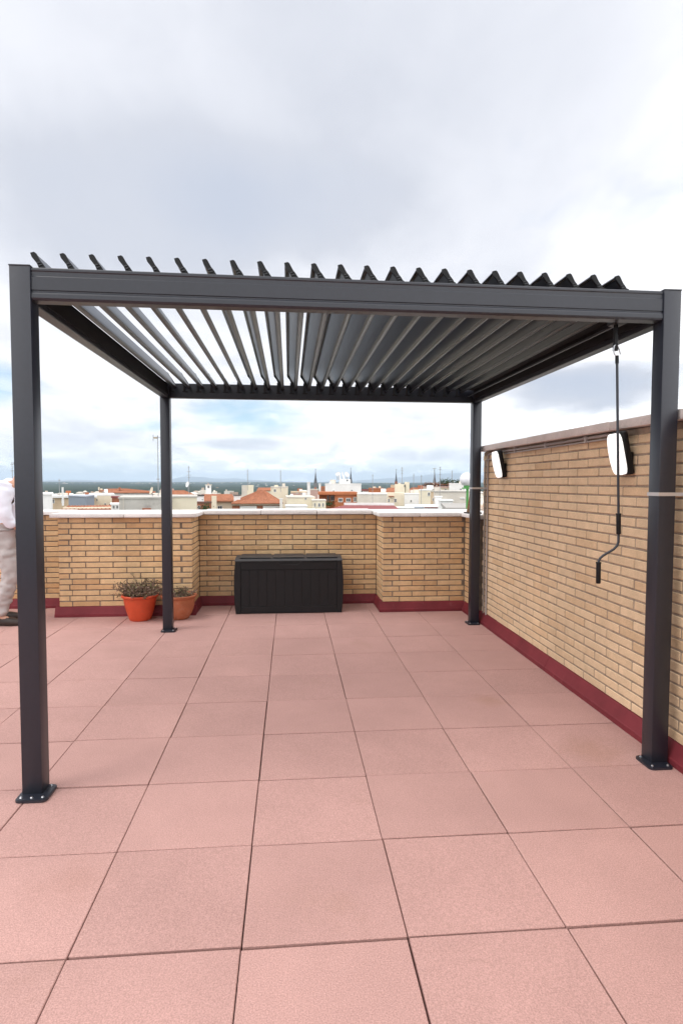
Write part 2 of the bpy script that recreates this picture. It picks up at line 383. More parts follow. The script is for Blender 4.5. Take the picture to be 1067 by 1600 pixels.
skirt(par, (XR0, YB - .04, 0), (XR0, YF + .003, 0), (-1, 0, 0)); skirt(par, (XR0 - .036, YF, 0), (XR1 - .003, YF, 0), (0, -1, 0)); skirt(par, (XR1, YF - .04, 0), (XR1, 4.02, 0), (-1, 0, 0))

# the higher wall on the right
XW, YW1, HW = 2.54, 4.02, 27
wal = tag(empty('brick_wall'), 'tall tan brick wall with worn stone coping along the right side of the terrace', 'wall')
runs = brick_run((XW, YW1, ZB), (0, -1, 0), YW1 + 4.5, HW, .11, (0, 0), (0, 0)) + brick_run((XW + .30, YW1, ZB + 16 * PITCH_Z), (-1, 0, 0), .30, HW - 16, .0, (0, 0), (BD + .008, BD + .008))
place_bricks(wal, runs, 'brick_pale')
ZW = ZB + HW * PITCH_Z
MB().box((XW + .004, -4.5, -.03), (XW + .295, YW1 - .008, ZW + .024)).build('mortar', 'mortar_pale', wal)
for k in range(7):
    y1 = YW1 + .03 - k * 1.21; y0 = y1 - 1.206
    MB().bbox((XW - .042, y0, 1.682 + rb.uniform(-.001, .001)), (XW + .34, y1, 1.737 + rb.uniform(-.003, .002)), .007, 2).build('coping_stone', 'coping_worn', wal)
for a, b in ((4.02, 2.44), (2.436, .84), (.836, -.9), (-.904, -4.5)):
    skirt(wal, (XW, a, 0), (XW, b, 0), (-1, 0, 0), out_b=.046)

# ---------------------------------------------------------------- pergola (local frame: x to the right, y away, post outer faces at 0 and 3.0)
SK = .0172                                     # the frame stands slightly out of square: depth grows with x
pg = tag(empty('pergola', (-.523, .930, 0), R(.12)), 'anthracite aluminium pergola with tilted roof louvers standing on the tiled terrace', 'pergola')
PW, PL_, PH = 3.008, 3.0, 2.290; PS = .085
BZ0, BZ1 = 2.146, 2.282
def post(x, y, sx, sy, holes):
    # sx, sy: direction towards the middle of the pergola
    b = MB(); b.bbox((0, 0, .006), (PS, PS, PH - .004), .004, 2); o = b.build('post', 'anthracite', pg, (x, y + SK * x, 0))
    MB().bbox((-.002, -.002, PH - .006), (PS + .002, PS + .002, PH), .002).build('post_cap', 'anthracite', o)
    x0, x1 = (-.012, .122) if sx > 0 else (PS - .122, PS + .0)
    y0, y1 = -.054, .086
    r = .022; poly = []
    for cx, cy, a0 in ((x1 - r, y1 - r, 0), (x0 + r, y1 - r, 90), (x0 + r, y0 + r, 180), (x1 - r, y0 + r, 270)):
        for k in range(5): a = R(a0 + k * 22.5); poly.append((cx + r * math.cos(a), cy + r * math.sin(a)))
    pl = MB().prism(poly, 2, .0015, .011); ins = [((px - (x0 + x1) / 2) * .95 + (x0 + x1) / 2, (py - (y0 + y1) / 2) * .95 + (y0 + y1) / 2) for px, py in poly]
    pl.prism(ins, 2, .011, .0135).build('base_plate', 'anthracite', o)
    for bx, by in ((x0 + .022, y0 + .022), (x1 - .022, y0 + .022), (x1 - .022, y1 - .022), (x0 + .022, y1 - .022)) + (((x0 + x1) / 2, y0 + .02),) * holes:
        MB().lathe([(.0068, .0136), (.0068, .0155), (.004, .0175), (.004, .020), (.001, .0205)], 8, (bx, by, 0)).build('bolt', 'steel', o)
    return o
post(0, 0, 1, 1, 1); post(PW - PS, 0, -1, 1, 0); post(0, PL_ - PS, 1, -1, 0); post(PW - PS, PL_ - PS, -1, -1, 0)
# beam section: outer face at p = 0, soffit and gutter towards +p
H = BZ1 - BZ0
SEC = [(.004, BZ1), (.002, BZ1 - .004), (.002, BZ1 - .012), (.0055, BZ1 - .016), (.0055, BZ1 - .034), (.003, BZ1 - .038), (.003, BZ0 + .044), (.0065, BZ0 + .041), (.0065, BZ0 + .036),
       (.002, BZ0 + .032), (.0, BZ0 + .026), (.0, BZ0 + .010), (.005, BZ0 + .002), (.010, BZ0), (.064, BZ0), (.066, BZ0 + .004), (.066, BZ0 + .05), (.060, BZ0 + .05), (.060, BZ0 + .006), (.04, BZ0 + .006), (.04, BZ1 - .002), (.036, BZ1)]
def beam(axis, p_of, a, b):
    q = MB().prism([(p_of(p), z) for p, z in SEC], axis, a, b); q.v = [(x, y + SK * x, z) for x, y, z in q.v]
    q.build('beam', 'anthracite', pg)
g = .001
beam(0, lambda p: .006 + p, PS + g, PW - PS - g); beam(0, lambda p: PL_ - .006 - p, PS + g, PW - PS - g)
beam(1, lambda p: .006 + p, PS + g, PL_ - PS - g); beam(1, lambda p: PW - .006 - p, PS + g, PL_ - PS - g)
# inner gutter liners along the two side beams and the tilt rod
MB().box((.0725, .0755, BZ0 + .03), (.0755, PL_ - .0755, BZ1 - .012)).build('gutter_liner', 'anthracite_inner', pg, (0, SK * .08, 0))
MB().box((PW - .079, .0755, BZ0 + .03), (PW - .0745, PL_ - .0755, BZ1 - .012)).build('gutter_liner', 'anthracite_inner', pg, (0, SK * 2.93, 0))
MB().bbox((PW - .207, .0760, BZ1 - .020), (PW - .080, PL_ - .0760, BZ1 - .010), .002).build('cover_plate', 'anthracite_inner', pg, (0, SK * 2.87, 0))
MB().bbox((PW - .150, .12, BZ0 + .050), (PW - .135, PL_ - .1, BZ0 + .062), .002).build('tilt_rod', 'anthracite', pg, (0, SK * 2.87, 0))
# louvers
NLV, PX, ANG, BL = 23, .1213, R(60), .156
def louver_prof():
    # s along the blade from its top edge, t towards the upper side
    return [(0, -.011), (.003, .001), (.008, .004), (.060, .006), (.118, .005), (.134, .009), (BL, .007), (BL + .002, -.004), (BL - .002, -.019), (BL - .016, -.021),
            (BL - .018, -.017), (BL - .008, -.014), (BL - .008, -.002), (.060, -.001), (.013, -.002), (.010, -.013), (.004, -.015)]
ca, sa = math.cos(ANG), math.sin(ANG)
def lv(s, t): return (s * ca + t * sa, -s * sa + t * ca)
LM = MB().prism([lv(s, t) for s, t in louver_prof()], 1, .092, PL_ - .092).mesh('louver', 'blade')
CAPP = [(-.002, -.013), (.002, .003), (.010, .007), (.045, .006), (.062, .009), (.118, .011), (.136, .011), (BL + .003, .008), (BL + .004, -.006), (BL, -.021), (BL - .02, -.023), (.09, -.018), (.05, -.012), (.016, -.017)]
CM = [MB().prism([lv(s, t) for s, t in CAPP], 1, y0, y1).mesh('end_cap', 'black_plastic') for y0, y1 in ((.080, .0918), (PL_ - .0918, PL_ - .080))]
RM = [MB().prism([lv(s0, -.011), lv(s0 + .004, -.011), lv(s0 + .007, .004), lv(s0 + .003, .004)], 1, .0755, .0803).mesh('cap_rib', 'cap_rib') for s0 in (.048, .060, .072)]
c0 = lv(.088, -.004)
def pin(ya, yb): return MB().prism([(c0[0] + .013 * math.cos(a * math.pi / 4), c0[1] + .013 * math.sin(a * math.pi / 4)) for a in range(8)], 1, ya, yb).mesh('pivot', 'anthracite_inner')
PM = [pin(.0665, .0798), pin(PL_ - .0798, PL_ - .0665)]
pv = MB(); pv.bbox((c0[0] - .022, PL_ - .0745, BZ0 + .052 - 2.373), (c0[0] - .004, PL_ - .068, c0[1] + .004), .002).bbox((c0[0] - .03, PL_ - .0743, BZ0 + .052 - 2.373), (c0[0] + .018, PL_ - .0682, BZ0 + .064 - 2.373), .002)
KM = pv.mesh('bearing', 'anthracite_inner')
for k in range(NLV):
    o = link('louver', LM, pg, (.067 + PX * k, SK * (.067 + PX * k + .03), 2.373), (0, R(random.uniform(-.5, .5)), 0))
    
    for q in CM: link('end_cap', q, o)
    for q in RM: link('cap_rib', q, o)
    for q in PM: link('pivot', q, o)
    link('bearing', KM, pg, o.location)
# crank gearbox under the front right corner
gb = MB().bbox((2.735, .075, 2.150), (2.800, .17, 2.215), .006, 2).bbox((2.80, .10, 2.165), (2.835, .145, 2.195), .004).build('gear_box', 'black_plastic', pg, (0, SK * 2.77, 0))
MB().tube([(2.757, .125, 2.152), (2.757, .125, 2.045)], .010, 10).tube([(2.757, .125, 2.06), (2.757, .125, 2.025)], .0125, 10).build('shaft', 'black_plastic', gb)

# crank handle hanging from the gearbox shaft
cx, cy = 2.236, 1.10
ck = tag(empty('crank_handle', (cx, cy, 0)), 'long dark crank handle with two black grips hanging by a steel hook from the pergola', 'crank')
MB().tube([(.0, 0, 1.995), (-.012, 0, 2.008), (-.016, 0, 2.028), (-.013, 0, 2.046), (-.006, 0, 2.052)], .0032, 8).tube([(-.006, 0, 2.052), (.004, 0, 2.047), (.012, 0, 2.03), (.018, 0, 2.012), (.021, 0, 2.007)], .0032, 8).build('hook', 'steel', ck)
xb = .030
MB().tube([(.003, 0, 1.985), (xb, 0, 1.225)], .0062, 10).build('rod', 'anthracite', ck)
MB().tube([(.002, 0, 2.0), (.0035, 0, 1.962)], .0085, 10).build('collar', 'black_plastic', ck)
MB().tube([(xb, 0, 1.228), (xb, 0, 1.222), (xb, 0, 1.221), (xb + .003, 0, 1.128), (xb + .003, 0, 1.124)], [.0135, .0135, .0115, .0115, .009], 12).build('grip', 'black_plastic', ck)
MB().tube([(xb + .003, 0, 1.13), (xb + .003, 0, 1.085), (xb - .004, 0, 1.066), (xb - .02, 0, 1.050), (-.045, 0, 1.018), (-.060, 0, 1.005), (-.067, 0, .988), (-.067, 0, .97)], .0062, 10).build('bent_arm', 'anthracite', ck)
MB().tube([(-.067, 0, .986), (-.067, 0, .980), (-.067, 0, .979), (-.066, 0, .884), (-.066, 0, .879)], [.0135, .0135, .0115, .0115, .009], 12).build('grip', 'black_plastic', ck)

# flat aluminium straps that tie the two right posts to the wall
def strap(px, py, label):
    o = tag(empty('wall_strap', (px, py, 1.325), R(.12)), label, 'strap', 'straps tying the pergola posts to the wall')
    t, h = .0025, .0085; e = .001; b = MB()
    b.box((-e - t, -e - t, -h), (PS + .046, -e, h)); b.box((-e - t, -e, -h), (-e, PS + e, h)); b.box((-e - t, PS + e, -h), (PS + .046, PS + e + t, h))
    b.box((PS + .0435, -.05, -h), (PS + .046, -e - t, h)); b.box((PS + .0435, PS + e + t, -h), (PS + .046, PS + .05, h)); b.build('band', 'alu', o)
    for yy in (-.036, PS + .036): MB().lathe([(.005, 0), (.005, .003), (.002, .004)], 8, (0, 0, 0), Matrix.Rotation(R(-90), 4, 'Y')).build('screw', 'steel', o, (PS + .0433, yy, 0))
Mp = Matrix.Translation(pg.location) @ Matrix.Rotation(R(.12), 4, 'Z')
q = Mp @ Vector((PW - PS, SK * (PW - PS), 0)); strap(q.x, q.y, 'flat aluminium strap around the front right pergola post')
q = Mp @ Vector((PW - PS, PL_ - PS + SK * (PW - PS), 0)); strap(q.x, q.y, 'flat aluminium strap around the rear right pergola post')

# ---------------------------------------------------------------- wall lamps and conduits
def wall_lamp(y, label):
    # local: +x away from the wall, y along the wall, z up; the head leans out at the top
    o = tag(empty('wall_lamp', (XW - .001, y, 1.55), R(180)), label, 'wall lamp', 'bulkhead lamps on the brick wall')
    MB().bbox((0, -.04, -.115), (.028, .04, .0), .005, 2).build('mount', 'black_plastic', o)
    T = Matrix.Translation((.030, 0, -.002)) @ Matrix.Rotation(R(12), 4, 'Y')
    W_, H_ = .064, .122
    MB().bbox((-.004, -W_, -H_), (.036, W_, H_), .012, 3, T).build('housing', 'black_plastic', o)
    vs = []; fs = []; nu, nv = 8, 12
    bm = bmesh.new(); bmesh.ops.create_cube(bm, size=1); bmesh.ops.subdivide_edges(bm, edges=bm.edges[:], cuts=7, use_grid_fill=True)
    for v in bm.verts:
        yy, zz, xx = v.co.y * 2, v.co.z * 2, v.co.x + .5
        r = .92 ; m = max(abs(yy), abs(zz))
        k = (abs(yy) ** 6 + abs(zz) ** 6) ** (1 / 6) if m > 0 else 1
        s_ = m / k if k else 1
        yy *= s_; zz *= s_
        v.co = Vector((.033 + xx * (.008 + .028 * math.sqrt(max(0, 1 - .8 * zz * zz)) * (1 - .25 * yy * yy)), yy * (W_ - .006), zz * (H_ - .006)))
    MB().addbm(bm, T, True).build('diffuser', 'diffuser', o)
wall_lamp(1.475, 'lit white bulkhead lamp near the crank handle on the brick wall')
wall_lamp(3.42, 'lit white bulkhead lamp beside the rear right pergola post')
cdt = tag(empty('conduit', (XW, 2.6, 1.65)), 'pair of grey conduits along the brick wall below its coping', 'pipe')
def cpipe(pts, r=.0085): return MB().tube([(x - XW, y - 2.6, z - 1.65) for x, y, z in pts], r, 8).build('pipe', 'conduit', cdt)
cpipe([(2.529, 1.60, 1.664), (2.529, 2.4, 1.659), (2.529, 3.4, 1.656), (2.529, 3.80, 1.652), (2.529, 3.84, 1.64), (2.529, 3.85, 1.60), (2.529, 3.85, .10)])
cpipe([(2.529, 1.60, 1.640), (2.529, 3.40, 1.634)], .0055)
cpipe([(2.529, 3.56, 1.60), (2.529, 3.90, 1.598), (2.529, 3.93, 1.58), (2.529, 3.93, .10)], .006)
for yy in (1.95, 2.55, 3.15): MB().bbox((-.024, yy - 2.6 - .008, -.018), (.0, yy - 2.6 + .008, .028), .002).build('clip', 'conduit', cdt)

# ---------------------------------------------------------------- storage box
bx = tag(empty('storage_box', (.632, 4.51, 0)), 'black resin storage box with plank front against the back parapet', 'storage box')
BW, BDp = .566, .42
def side(z): return BW - .018 * ((z - .29) / .29) ** 2 + .006
zs = [0.004, .06, .12, .2, .29, .38, .46, .549]
b = MB(); n_ = len(zs)
vs = [(-side(z) + .004, .012, z) for z in zs] + [(side(z) - .004, .012, z) for z in reversed(zs)]
b.prism([(x, z) for x, _, z in vs], 1, .022, BDp).build('body', 'resin', bx)
def cpost(s):
    poly = [(s * side(z), z) for z in zs] + [(s * (BW - .062), z) for z in reversed(zs)]
    MB().prism(poly, 1, .001, .0215).build('corner_post', 'resin', bx)
cpost(-1); cpost(1)
MB().bbox((-BW + .063, .003, .464), (BW - .063, .0215, .549), .003).build('rail', 'resin', bx)
MB().bbox((-BW + .063, .003, .006), (BW - .063, .0215, .074), .003).build('rail', 'resin', bx)
npl = 11; pw = (2 * BW - .128) / npl
for k in range(npl):
    x0 = -BW + .064 + k * pw
    MB().bbox((x0 + .0005, .006 + .0005 * (k % 2), .0755), (x0 + pw - .0005, .0213, .4625), .0012).build('plank', 'resin', bx)
lid = MB(); nx = 2
prof = [(-.004, .551), (-.007, .555), (-.005, .562), (.03, .573), (.12, .586), (.22, .588), (.32, .584), (.40, .572), (.428, .562), (.428, .551)]
lid.prism([(y, z) for y, z in prof], 0, -BW + .006, BW - .006); lo = lid.build('lid', 'resin_lit', bx)
for k in range(3): MB().bbox((-BW + .05 + k * .352, .05, .574 + (.0085 if k == 1 else .0085)), (-BW + .05 + k * .352 + .325, .37, .5895), .002).build('lid_panel', 'resin_lit', lo)
hp = [(-.125, .549), (.125, .549), (.09, .518), (-.09, .518)]
MB().prism(hp, 1, -.0005, .0028).build('handle_recess', 'black_plastic', bx)
MB().tube([(-.127, -.001, .548), (-.091, -.001, .516), (.091, -.001, .516), (.127, -.001, .548)], .0022, 6).build('handle_edge', 'resin_lit', bx)

# ---------------------------------------------------------------- flower pots with dry plants
def pot(x, y, prof, m, label, soil_r, soil_z):
    o = tag(empty('flower_pot', (x, y, 0)), label, 'flower pot')
    MB().lathe(prof, 40).build('pot_body', m, o)
    s = MB(); seg = 24; vs = [(0, 0, soil_z + .01)]; fs = []
    for ring in range(1, 6):
        for k in range(seg):
            a = 2 * math.pi * k / seg; r = soil_r * ring / 5
            vs.append((r * math.cos(a), r * math.sin(a), soil_z + random.uniform(-.006, .008)))
    for k in range(seg): fs.append((0, 1 + k, 1 + (k + 1) % seg))
    for ring in range(4):
        for k in range(seg): a0 = 1 + ring * seg; fs.append((a0 + k, a0 + seg + k, a0 + seg + (k + 1) % seg, a0 + (k + 1) % seg))
    s.add(vs, fs, True).build('soil', 'soil', o)
    return o
def lerp_prof(pts): return pts
pot(-.853, 4.345, [(.002, .002), (.098, .001), (.104, .006), (.112, .03), (.135, .10), (.150, .165), (.158, .215), (.160, .228), (.172, .232), (.180, .240), (.181, .252), (.176, .258), (.164, .258), (.156, .245), (.152, .21), (.002, .209)],
    'pot_red', 'bright red plastic flower pot with dry shrub left of the rear post', .153, .222)
pot(-.478, 4.375, [(.002, .002), (.088, .001), (.097, .008), (.125, .05), (.145, .10), (.155, .150), (.158, .185), (.157, .205), (.162, .21), (.175, .222), (.181, .234), (.180, .242), (.172, .245), (.155, .232), (.148, .20), (.002, .199)],
    'pot_clay', 'dull terracotta flower pot in the corner right of the rear post', .15, .212)
def dry_plant(x, y, z, n, rad, hgt, droop, label, seed):
    r = random.Random(seed)
    o = tag(empty('dry_plant', (x, y, z)), label, 'plant')
    st = MB(); lf = MB()
    for k in range(n):
        a = r.uniform(0, 2 * math.pi); rr = rad * math.sqrt(r.random()) * .72
        p = Vector((rr * math.cos(a), rr * math.sin(a), 0)); h = hgt * r.uniform(.35, 1.0) * (1.15 - .55 * rr / rad)
        lean = Vector((math.cos(a), math.sin(a), 0)) * rad * r.uniform(.15, .75) + Vector((r.uniform(-.03, .03), r.uniform(-.03, .03), 0))
        pts = []
        for t in range(5):
            u = t / 4
            pts.append(p + lean * u ** 1.4 + Vector((r.uniform(-.006, .006), r.uniform(-.006, .006), h * (u - droop * u * u * (rr / rad + .2)))))
        st.tube(pts, [.0022, .002, .0016, .0012, .0007], 4, cap=False)
        for q_ in range(r.randint(10, 17)):
            u = r.uniform(.25, 1); i = min(3, int(u * 4)); pp = pts[i].lerp(pts[i + 1], u * 4 - i)
            ax = Vector((r.uniform(-1, 1), r.uniform(-1, 1), r.uniform(-.5, 1))).normalized(); sd_ = ax.orthogonal().normalized()
            ln = r.uniform(.014, .030); wd = ln * r.uniform(.16, .32)
            nn = ax.cross(sd_) * r.uniform(-.3, .3) * ln
            lf.add([pp, pp + ax * ln * .5 + sd_ * wd, pp + ax * ln + nn, pp + ax * ln * .5 - sd_ * wd], [(0, 1, 2, 3)])
    st.build('stems', 'dry_stem', o); tag(lf.build('dry_leaves', 'dry', o), kind='stuff'); return o
dry_plant(-.853, 4.345, .222, 170, .205, .24, .35, 'dry brownish shrub growing over the rim of the red pot', 5)
dry_plant(-.478, 4.375, .212, 60, .15, .12, .1, 'sparse withered stems in the terracotta pot', 9)

# ---------------------------------------------------------------- person stooping at the left edge
def skin_mesh(name, pts, edges, root, m, parent, sub=2, wr=0.0, wsc=9.0, cut=None, thick=False):
    me = bpy.data.meshes.new(name + '_base'); me.from_pydata([p[:3] for p in pts], edges, []); ob = bpy.data.objects.new('tmp', me); col.objects.link(ob)
    md = ob.modifiers.new('s', 'SKIN'); md.use_smooth_shade = True
    if not me.skin_vertices: pass
    for i, p in enumerate(pts):
        d = me.skin_vertices[0].data[i]; d.radius = (p[3], p[4] if len(p) > 4 else p[3]); d.use_root = (i == root)
    ob.modifiers.new('u', 'SUBSURF').levels = sub; ob.modifiers['u'].render_levels = sub
    dg = bpy.context.evaluated_depsgraph_get(); ev = ob.evaluated_get(dg); res = bpy.data.meshes.new_from_object(ev)
    col.objects.unlink(ob); bpy.data.objects.remove(ob)
    res.name = name
    if wr:
        res.update(); nr = [v.normal.copy() for v in res.vertices]
        for v, n2 in zip(res.vertices, nr):
            c = v.co
            k = noise.noise(Vector((c.x * wsc, c.y * wsc, c.z * wsc * 1.9))) + .5 * noise.noise(Vector((c.x * wsc * 2.3, c.y * wsc * 2.3, c.z * wsc * 4 + 9)))
            v.co = c + n2 * wr * k
    res.materials.clear(); res.materials.append(MAT[m])
    for p in res.polygons: p.use_smooth = True
    return link(name, res, parent)
pe = tag(empty('person', (-2.105, 4.30, 0)), 'stooping person in white shirt, grey trousers and dark loafers behind the front left post', 'person')
RH, RK, RA = (.02, -.095, .86), (.085, -.105, .47), (-.035, -.10, .095)
LH, LK, LA = (-.03, .095, .86), (-.01, .125, .47), (-.15, .15, .095)
body = [(0, 0, .90, .125, .145), (.0, 0, 1.02, .11, .13), (.02, 0, 1.15, .12, .145), (.07, 0, 1.30, .115, .15), (.125, 0, 1.375, .06, .06), (.155, 0, 1.435, .052, .052),   # 0-5 torso, neck
        (.185, 0, 1.475, .075, .07), (.205, 0, 1.535, .092, .078), (.212, 0, 1.60, .075, .065), (.24, 0, 1.49, .05, .045),                                              # 6-9 head, jaw
        (*RH, .085), (*RK, .058), (*RA, .038), (.07, -.115, .04, .033), (.165, -.12, .028, .028),                                                                   # 10-14
        (*LH, .085), (*LK, .058), (*LA, .038), (-.045, .155, .04, .033), (.05, .16, .028, .028),                                                                    # 15-19
        (.08, -.175, 1.31, .05), (.09, -.215, 1.06, .038), (.19, -.15, .93, .028), (.225, -.125, .89, .032, .02),                                                       # 20-23
        (.08, .185, 1.32, .058), (.10, .235, 1.06, .042), (.18, .15, .91, .030), (.22, .115, .87, .034, .02)]                                                             # 24-27
edges = [(0, 1), (1, 2), (2, 3), (3, 4), (4, 5), (5, 6), (6, 7), (7, 8), (6, 9), (0, 10), (10, 11), (11, 12), (12, 13), (13, 14), (0, 15), (15, 16), (16, 17), (17, 18), (18, 19),
         (3, 20), (20, 21), (21, 22), (22, 23), (3, 24), (24, 25), (25, 26), (26, 27)]
def fingers(hand, idx, side_):
    hx, hy, hz = body[hand][:3]
    for k, (dy, ln) in enumerate(((-.024, .058), (-.008, .066), (.008, .062), (.024, .05))):
        i = len(body); body.append((hx + .018, hy + dy * .9, hz - .03, .0095)); body.append((hx + .022 + ln * .25, hy + dy, hz - .03 - ln * .55, .0085)); body.append((hx + .018 + ln * .1, hy + dy, hz - .03 - ln, .0075))
        edges.extend([(hand, i), (i, i + 1), (i + 1, i + 2)])
    i = len(body); body.append((hx + .026, hy + side_ * .03, hz + .0, .0105)); body.append((hx + .045, hy + side_ * .036, hz - .03, .009)); edges.extend([(hand, i), (i, i + 1)])
fingers(23, 0, 1); fingers(27, 0, -1)
bo = skin_mesh('body', body, edges, 0, 'skin', pe)
# face details: nose, eyes, ears, mouth
MB().lathe([(.002, -.03), (.012, -.022), (.011, 0), (.005, .028), (.001, .03)], 10, (.292, 0, 1.515)).build('nose', 'skin', bo)
for s_ in (-1, 1):
    MB().lathe([(.001, -.012), (.009, -.006), (.009, .006), (.001, .012)], 10, (.278, s_ * .032, 1.542)).build('eye', 'globe', bo)
    MB().lathe([(.002, -.03), (.010, -.02), (.012, .01), (.008, .028), (.002, .032)], 8, (.20, s_ * .080, 1.53)).build('ear', 'skin', bo)
MB().tube([(.280, -.022, 1.472), (.288, 0, 1.471), (.280, .022, 1.472)], .005, 6).build('mouth', 'pot_clay', bo)
hr = MB(); bm = bmesh.new(); bmesh.ops.create_uvsphere(bm, u_segments=20, v_segments=14, radius=1)
for v in list(bm.verts):
    c = v.co; v.co = Vector((.198 + c.x * .098, c.y * .085, 1.556 + c.z * .088)) + c * .006 * noise.noise(c * 6)
bmesh.ops.delete(bm, geom=[v for v in bm.verts if v.co.z < 1.555 - (.195 - v.co.x) * .55 and v.co.z < 1.60], context='VERTS')
hr.addbm(bm, None, True).build('hair', 'hair', pe)
shirt = [(-.02, 0, .64, .155, .17), (-.03, 0, .92, .155, .17), (-.01, 0, 1.12, .15, .17), (.025, 0, 1.26, .135, .165), (.085, 0, 1.345, .095, .12), (.125, 0, 1.385, .062, .066),
         (.075, -.18, 1.32, .072), (.09, -.218, 1.06, .064), (.165, -.168, .955, .052), (.075, .185, 1.325, .072), (.095, .238, 1.06, .062), (.155, .175, .965, .052)]
skin_mesh('shirt', shirt, [(0, 1), (1, 2), (2, 3), (3, 4), (4, 5), (3, 6), (6, 7), (7, 8), (3, 9), (9, 10), (10, 11)], 1, 'shirt', pe, 3, .009, 8)
tr = [(-.005, 0, .90, .12, .14), (*RH, .105), (.07, -.105, .62, .088), (*RK, .078), (.03, -.105, .28, .075), (-.02, -.10, .13, .064), (-.03, -.10, .085, .066),
      (*LH, .105), (-.01, .115, .62, .088), (*LK, .078), (-.075, .138, .28, .075), (-.135, .148, .13, .064), (-.148, .15, .085, .066)]
skin_mesh('trousers', tr, [(0, 1), (1, 2), (2, 3), (3, 4), (4, 5), (5, 6), (0, 7), (7, 8), (8, 9), (9, 10), (10, 11), (11, 12)], 0, 'trousers', pe, 3, .016, 11)
for (ax, ay, _), yaw in ((RA, -4), (LA, 4)):
    s_ = MB(); secs = [(-.078, .014, .06), (-.062, .038, .088), (-.02, .044, .088), (.03, .044, .086), (.09, .047, .078), (.15, .047, .064), (.20, .038, .05), (.228, .014, .03)]
    vs = []; fs = []; K = 12
    for x_, w_, h_ in secs:
        for k in range(K):
            a = 2 * math.pi * k / K; c_, s2 = math.cos(a), math.sin(a)
            vs.append((x_, w_ * math.copysign(abs(c_) ** .7, c_), max(.002, h_ * .5 + h_ * .5 * math.copysign(abs(s2) ** .8, s2))))
    for i in range(len(secs) - 1):
        for k in range(K): fs.append((i * K + k, i * K + (k + 1) % K, (i + 1) * K + (k + 1) % K, (i + 1) * K + k))
    fs += [tuple(range(K))[::-1], tuple(range((len(secs) - 1) * K, len(secs) * K))]
    s_.add(vs, fs, True).build('shoe', 'leather', pe, (ax + .02, ay, 0), (0, 0, R(yaw)))

# cone ornament on the corner of the coping
cn = tag(empty('cone_ornament', (2.535, 4.33, 1.06)), 'brown woven cone on the coping behind the rear right post', 'ornament')
MB().lathe([(.002, .012), (.062, .012), (.058, .05), (.046, .13), (.034, .20), (.02, .27), (.006, .315), (.001, .32)], 20).build('cone', 'wicker', cn)
MB().bbox((-.075, -.075, .0), (.075, .075, .014), .003).build('base', 'leather', cn)

# ---------------------------------------------------------------- ground to the horizon, mountains
GZ = -22.0
def ground_material():
    m = bpy.data.materials.new('countryside'); m.use_nodes = True; t = m.node_tree; b = t.nodes['Principled BSDF']
    b.inputs['Roughness'].default_value = 1; b.inputs['Specular IOR Level'].default_value = .05
    tc = t.nodes.new('ShaderNodeTexCoord')
    def nz(s, d=5, r=.6):
        n = t.nodes.new('ShaderNodeTexNoise'); n.inputs['Scale'].default_value = s; n.inputs['Detail'].default_value = d; n.inputs['Roughness'].default_value = r
        t.links.new(tc.outputs['Object'], n.inputs['Vector']); return n.outputs['Fac']
    r1 = t.nodes.new('ShaderNodeValToRGB'); e = r1.color_ramp.elements
    e[0].position = .40; e[0].color = (.014, .028, .018, 1); e[1].position = .62; e[1].color = (.036, .054, .030, 1)
    q = e.new(.72); q.color = (.12, .11, .08, 1)
    t.links.new(nz(.0011, 7, .62), r1.inputs[0])
    r2 = t.nodes.new('ShaderNodeMapRange'); r2.inputs[1].default_value = .3; r2.inputs[2].default_value = .7; r2.inputs[3].default_value = .55; r2.inputs[4].default_value = 1.4
    t.links.new(nz(.02, 4, .7), r2.inputs[0])
    v = t.nodes.new('ShaderNodeVectorMath'); v.operation = 'SCALE'; t.links.new(r1.outputs[0], v.inputs[0]); t.links.new(r2.outputs[0], v.inputs['Scale'])
    t.links.new(v.outputs[0], b.inputs['Base Color']); return m
MAT['countryside'] = ground_material()
mat('mountain', (.055, .065, .06), 1, .05, var=.35, nscale=.0008)
def ground():
    az = []; a = -180.0
    while a < 180: az.append(a); a += .35 if -48 <= a < 48 else 4.0
    rad = [0, 60, 150, 300, 500, 750]; r = 1000
    while r < 34000: rad.append(r); r *= 1.075
    b = MB(); vs = []; fs = []; n = len(az)
    for r in rad:
        for a in az:
            x, y = r * math.sin(R(a)), r * math.cos(R(a)); z = GZ
            if r > 2200:
                f = min(1, (r - 2200) / 3800)
                z += f * (13 + 16 * noise.noise(Vector((x / 2600, y / 2600, 1.3))) + 6 * noise.noise(Vector((x / 700, y / 700, 4.1))))
            if r > 5500: z += min(1, (r - 5500) / 2500) * 9
            if r > 9500: z -= 14 * min(1, (r - 9500) / 3000)
            vs.append((x, y, z))
    for i in range(len(rad) - 1):
        for k in range(n): k2 = (k + 1) % n; fs.append((i * n + k, (i + 1) * n + k, (i + 1) * n + k2, i * n + k2))
    tag(b.add(vs, fs, True).build('ground', 'countryside'), kind='structure')
ground()
